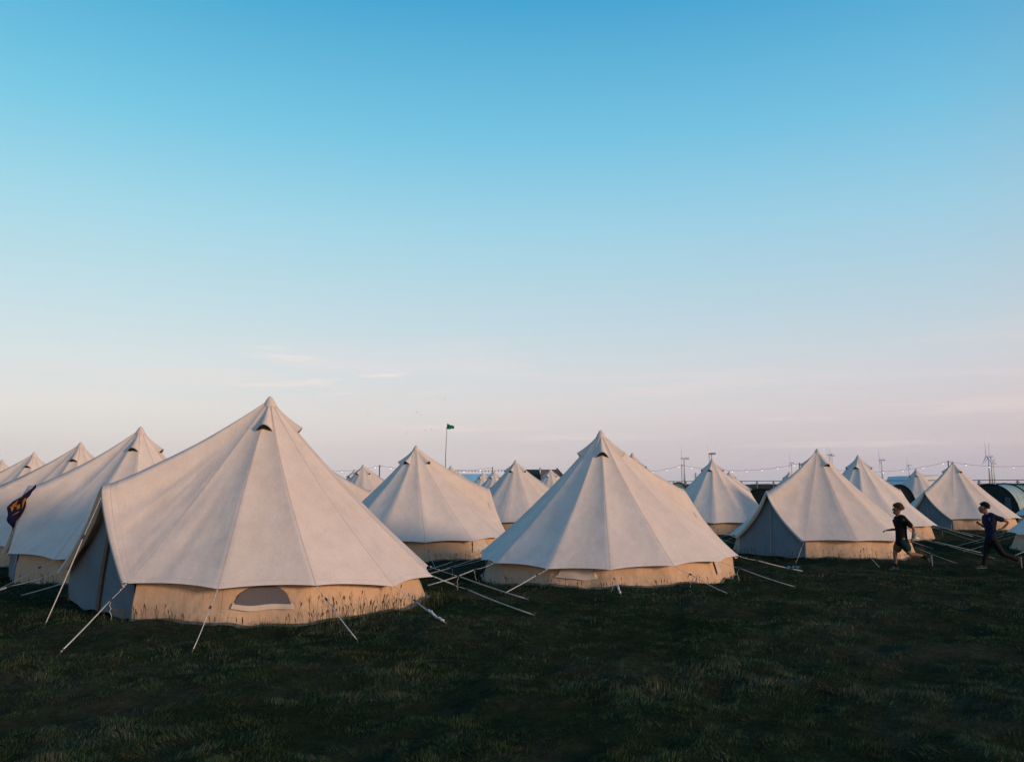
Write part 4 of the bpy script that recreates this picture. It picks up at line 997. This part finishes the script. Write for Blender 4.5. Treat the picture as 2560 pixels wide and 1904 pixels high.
def runner2():
    xx_ = ray(2460, 1421)[0] * PD; g0 = float(gz(xx_, PD))
    root = empty('person', (xx_, PD, g0)); tag(root, 'person running left in a dark blue t-shirt and black trousers, short dark hair', 'person')
    K = K3(1637, 1115, 622); hc = K(1682, 0, 262); hr = .096; hip = K(1765, 0, 690)
    ch = [[('hip', hip, (.118, .092)), ('waist', K(1765, 0, 600), (.096, .075)), ('chest', K(1772, 0, 470), (.100, .078)), ('upch', K(1770, 0, 390), (.092, .070)), ('neck', K(1738, 0, 340), .045)]]
    ch += headchain(K(1738, 0, 340), hc, hr)
    ch += [[('upch', K(1770, 0, 390), .1), ('shL', K(1800, -.135, 395), .050), ('uaL', K(1870, -.18, 415), .040), ('elL', K(1960, -.20, 458), .031), ('faL', K(1915, -.20, 505), .029), ('wrL', K(1868, -.19, 548), .020)]]
    hand(ch, 'wrL', K(1868, -.19, 548), (-1, 0, -.35), (-.2, .1, -1))
    ch += [[('upch', K(1770, 0, 390), .1), ('shR', K(1745, .135, 400), .050), ('uaR', K(1745, .17, 470), .040), ('elR', K(1760, .185, 540), .031), ('faR', K(1715, .17, 520), .029), ('wrR', K(1680, .155, 492), .020)]]
    hand(ch, 'wrR', K(1680, .155, 492), (-1, 0, .5), (0, -1, 0))
    ch += [[('hip', hip, .11), ('htF', K(1745, .075, 740), .078), ('thF', K(1728, .075, 820), .068), ('knF', K(1710, .075, 905), .050), ('clF', K(1692, .075, 970), .046), ('anF', K(1662, .075, 1060), .030), ('ftF', K(1625, .075, 1092), .028), ('toF', K(1580, .075, 1100), .020)]]
    ch += [[('hip', hip, .11), ('htB', K(1790, -.075, 745), .078), ('thB', K(1840, -.075, 820), .066), ('knB', K(1890, -.075, 900), .050), ('clB', K(1975, -.075, 930), .045), ('anB', K(2085, -.075, 980), .029), ('ftB', K(2110, -.075, 1020), .027), ('toB', K(2120, -.075, 1065), .020)]]
    skin('body', ch, M['skin'], root)
    ts = skin('t_shirt', [[('a', K(1768, 0, 760), (.148, .125)), ('b', K(1765, 0, 610), (.136, .112)), ('c', K(1768, 0, 470), (.158, .126)), ('d', K(1768, 0, 395), (.138, .112)), ('e', K(1740, 0, 325), .074)],
                     [('d', K(1768, 0, 395), .12), ('sl', K(1805, -.13, 395), .070), ('el', K(1912, -.188, 432), .066)],
                     [('d', K(1768, 0, 395), .12), ('sr', K(1745, .13, 400), .066), ('er', K(1748, .17, 510), .066)]], navy, root)
    m = MB(); c = Vector(K(1735, -.02, 425)); g = random.Random(2); P_ = [(-.05, .045), (.045, .04), (.05, -.03), (.03, -.035), (.032, -.09), (.005, -.095), (.0, -.04), (-.055, -.02)]
    m.add([(c.x + a_, -.150 + (c.x + a_ - .17) ** 2 * 4, c.z + b_) for a_, b_ in P_], [tuple(range(8))])
    m.build('shirt_print', navy_print, ts)
    skin('trousers', [[('h0', K(1766, 0, 620), (.120, .10)), ('h', K(1765, 0, 695), (.130, .106)), ('f', K(1745, .074, 745), .093), ('f1', K(1728, .075, 820), .082), ('f2', K(1710, .075, 905), .066), ('f3', K(1692, .075, 970), .060), ('f4', K(1655, .075, 1095), .056)],
                      [('h', K(1765, 0, 695), .12), ('b', K(1792, -.074, 748), .093), ('b1', K(1840, -.075, 822), .080), ('b2', K(1890, -.075, 902), .066), ('b3', K(1975, -.075, 932), .058), ('b4', K(2115, -.075, 995), .054)]], trs, root)
    shoe(root, K(1692, .075, 1112), K(1545, .075, 1112), (0, 0, 1), shoe_d, sole_g)
    shoe(root, K(2135, -.075, 950), K(2135, -.075, 1100), (-1, 0, .15), shoe_d, sole_g)
    hair(root, (hc[0] + .036, 0, hc[2] + .040), hr * .86, hair_black, 5, .035, .35, 200, cut=lambda d: d.x < -.35 and d.z < .5)
    face(root, hc, hr, M['skin'], dark_eye)
def bottle():
    K = K3(397, 1095, 622); xx_ = ray(2248, 1418)[0] * PD; g0 = float(gz(8.9, PD)); p = K(592, -.195, 620)
    root = empty('bottle', (xx_ + p[0], PD + p[1], g0 + p[2])); tag(root, 'small pale plastic bottle held in the hand of the runner in black', 'bottle')
    m = MB(); d = np.array([-.45, 0, -.9]); m.tube([-d * .08, -d * .07, -d * .02, d * .05, d * .06], [.012, .026, .028, .027, .02], 10); m.build('bottle_body', simple('clear_plastic', (.42, .44, .34), .3, .15, 20), root, True)
    m = MB(); m.tube([-d * .105, -d * .08], [.012, .012], 8); m.build('cap', simple('bottle_cap', (.5, .5, .5), .4), root)
bottle()
runner1(); runner2()

# ------------------------------------------------------------------ evening haze
m = bpy.data.materials.new('haze_air'); m.use_nodes = True; n = m.node_tree; n.nodes.clear()
pv = n.nodes.new('ShaderNodeVolumePrincipled'); pv.inputs['Color'].default_value = (.80, .82, .90, 1); pv.inputs['Density'].default_value = .00005; pv.inputs['Anisotropy'].default_value = .1
ou = n.nodes.new('ShaderNodeOutputMaterial'); n.links.new(pv.outputs[0], ou.inputs['Volume'])
m_ = MB(); m_.box((0, 0, 92), (8000, 8000, 188)); hz = m_.build('haze', m); hz['kind'] = 'stuff'; hz['label'] = 'pale evening haze lying over the whole field'
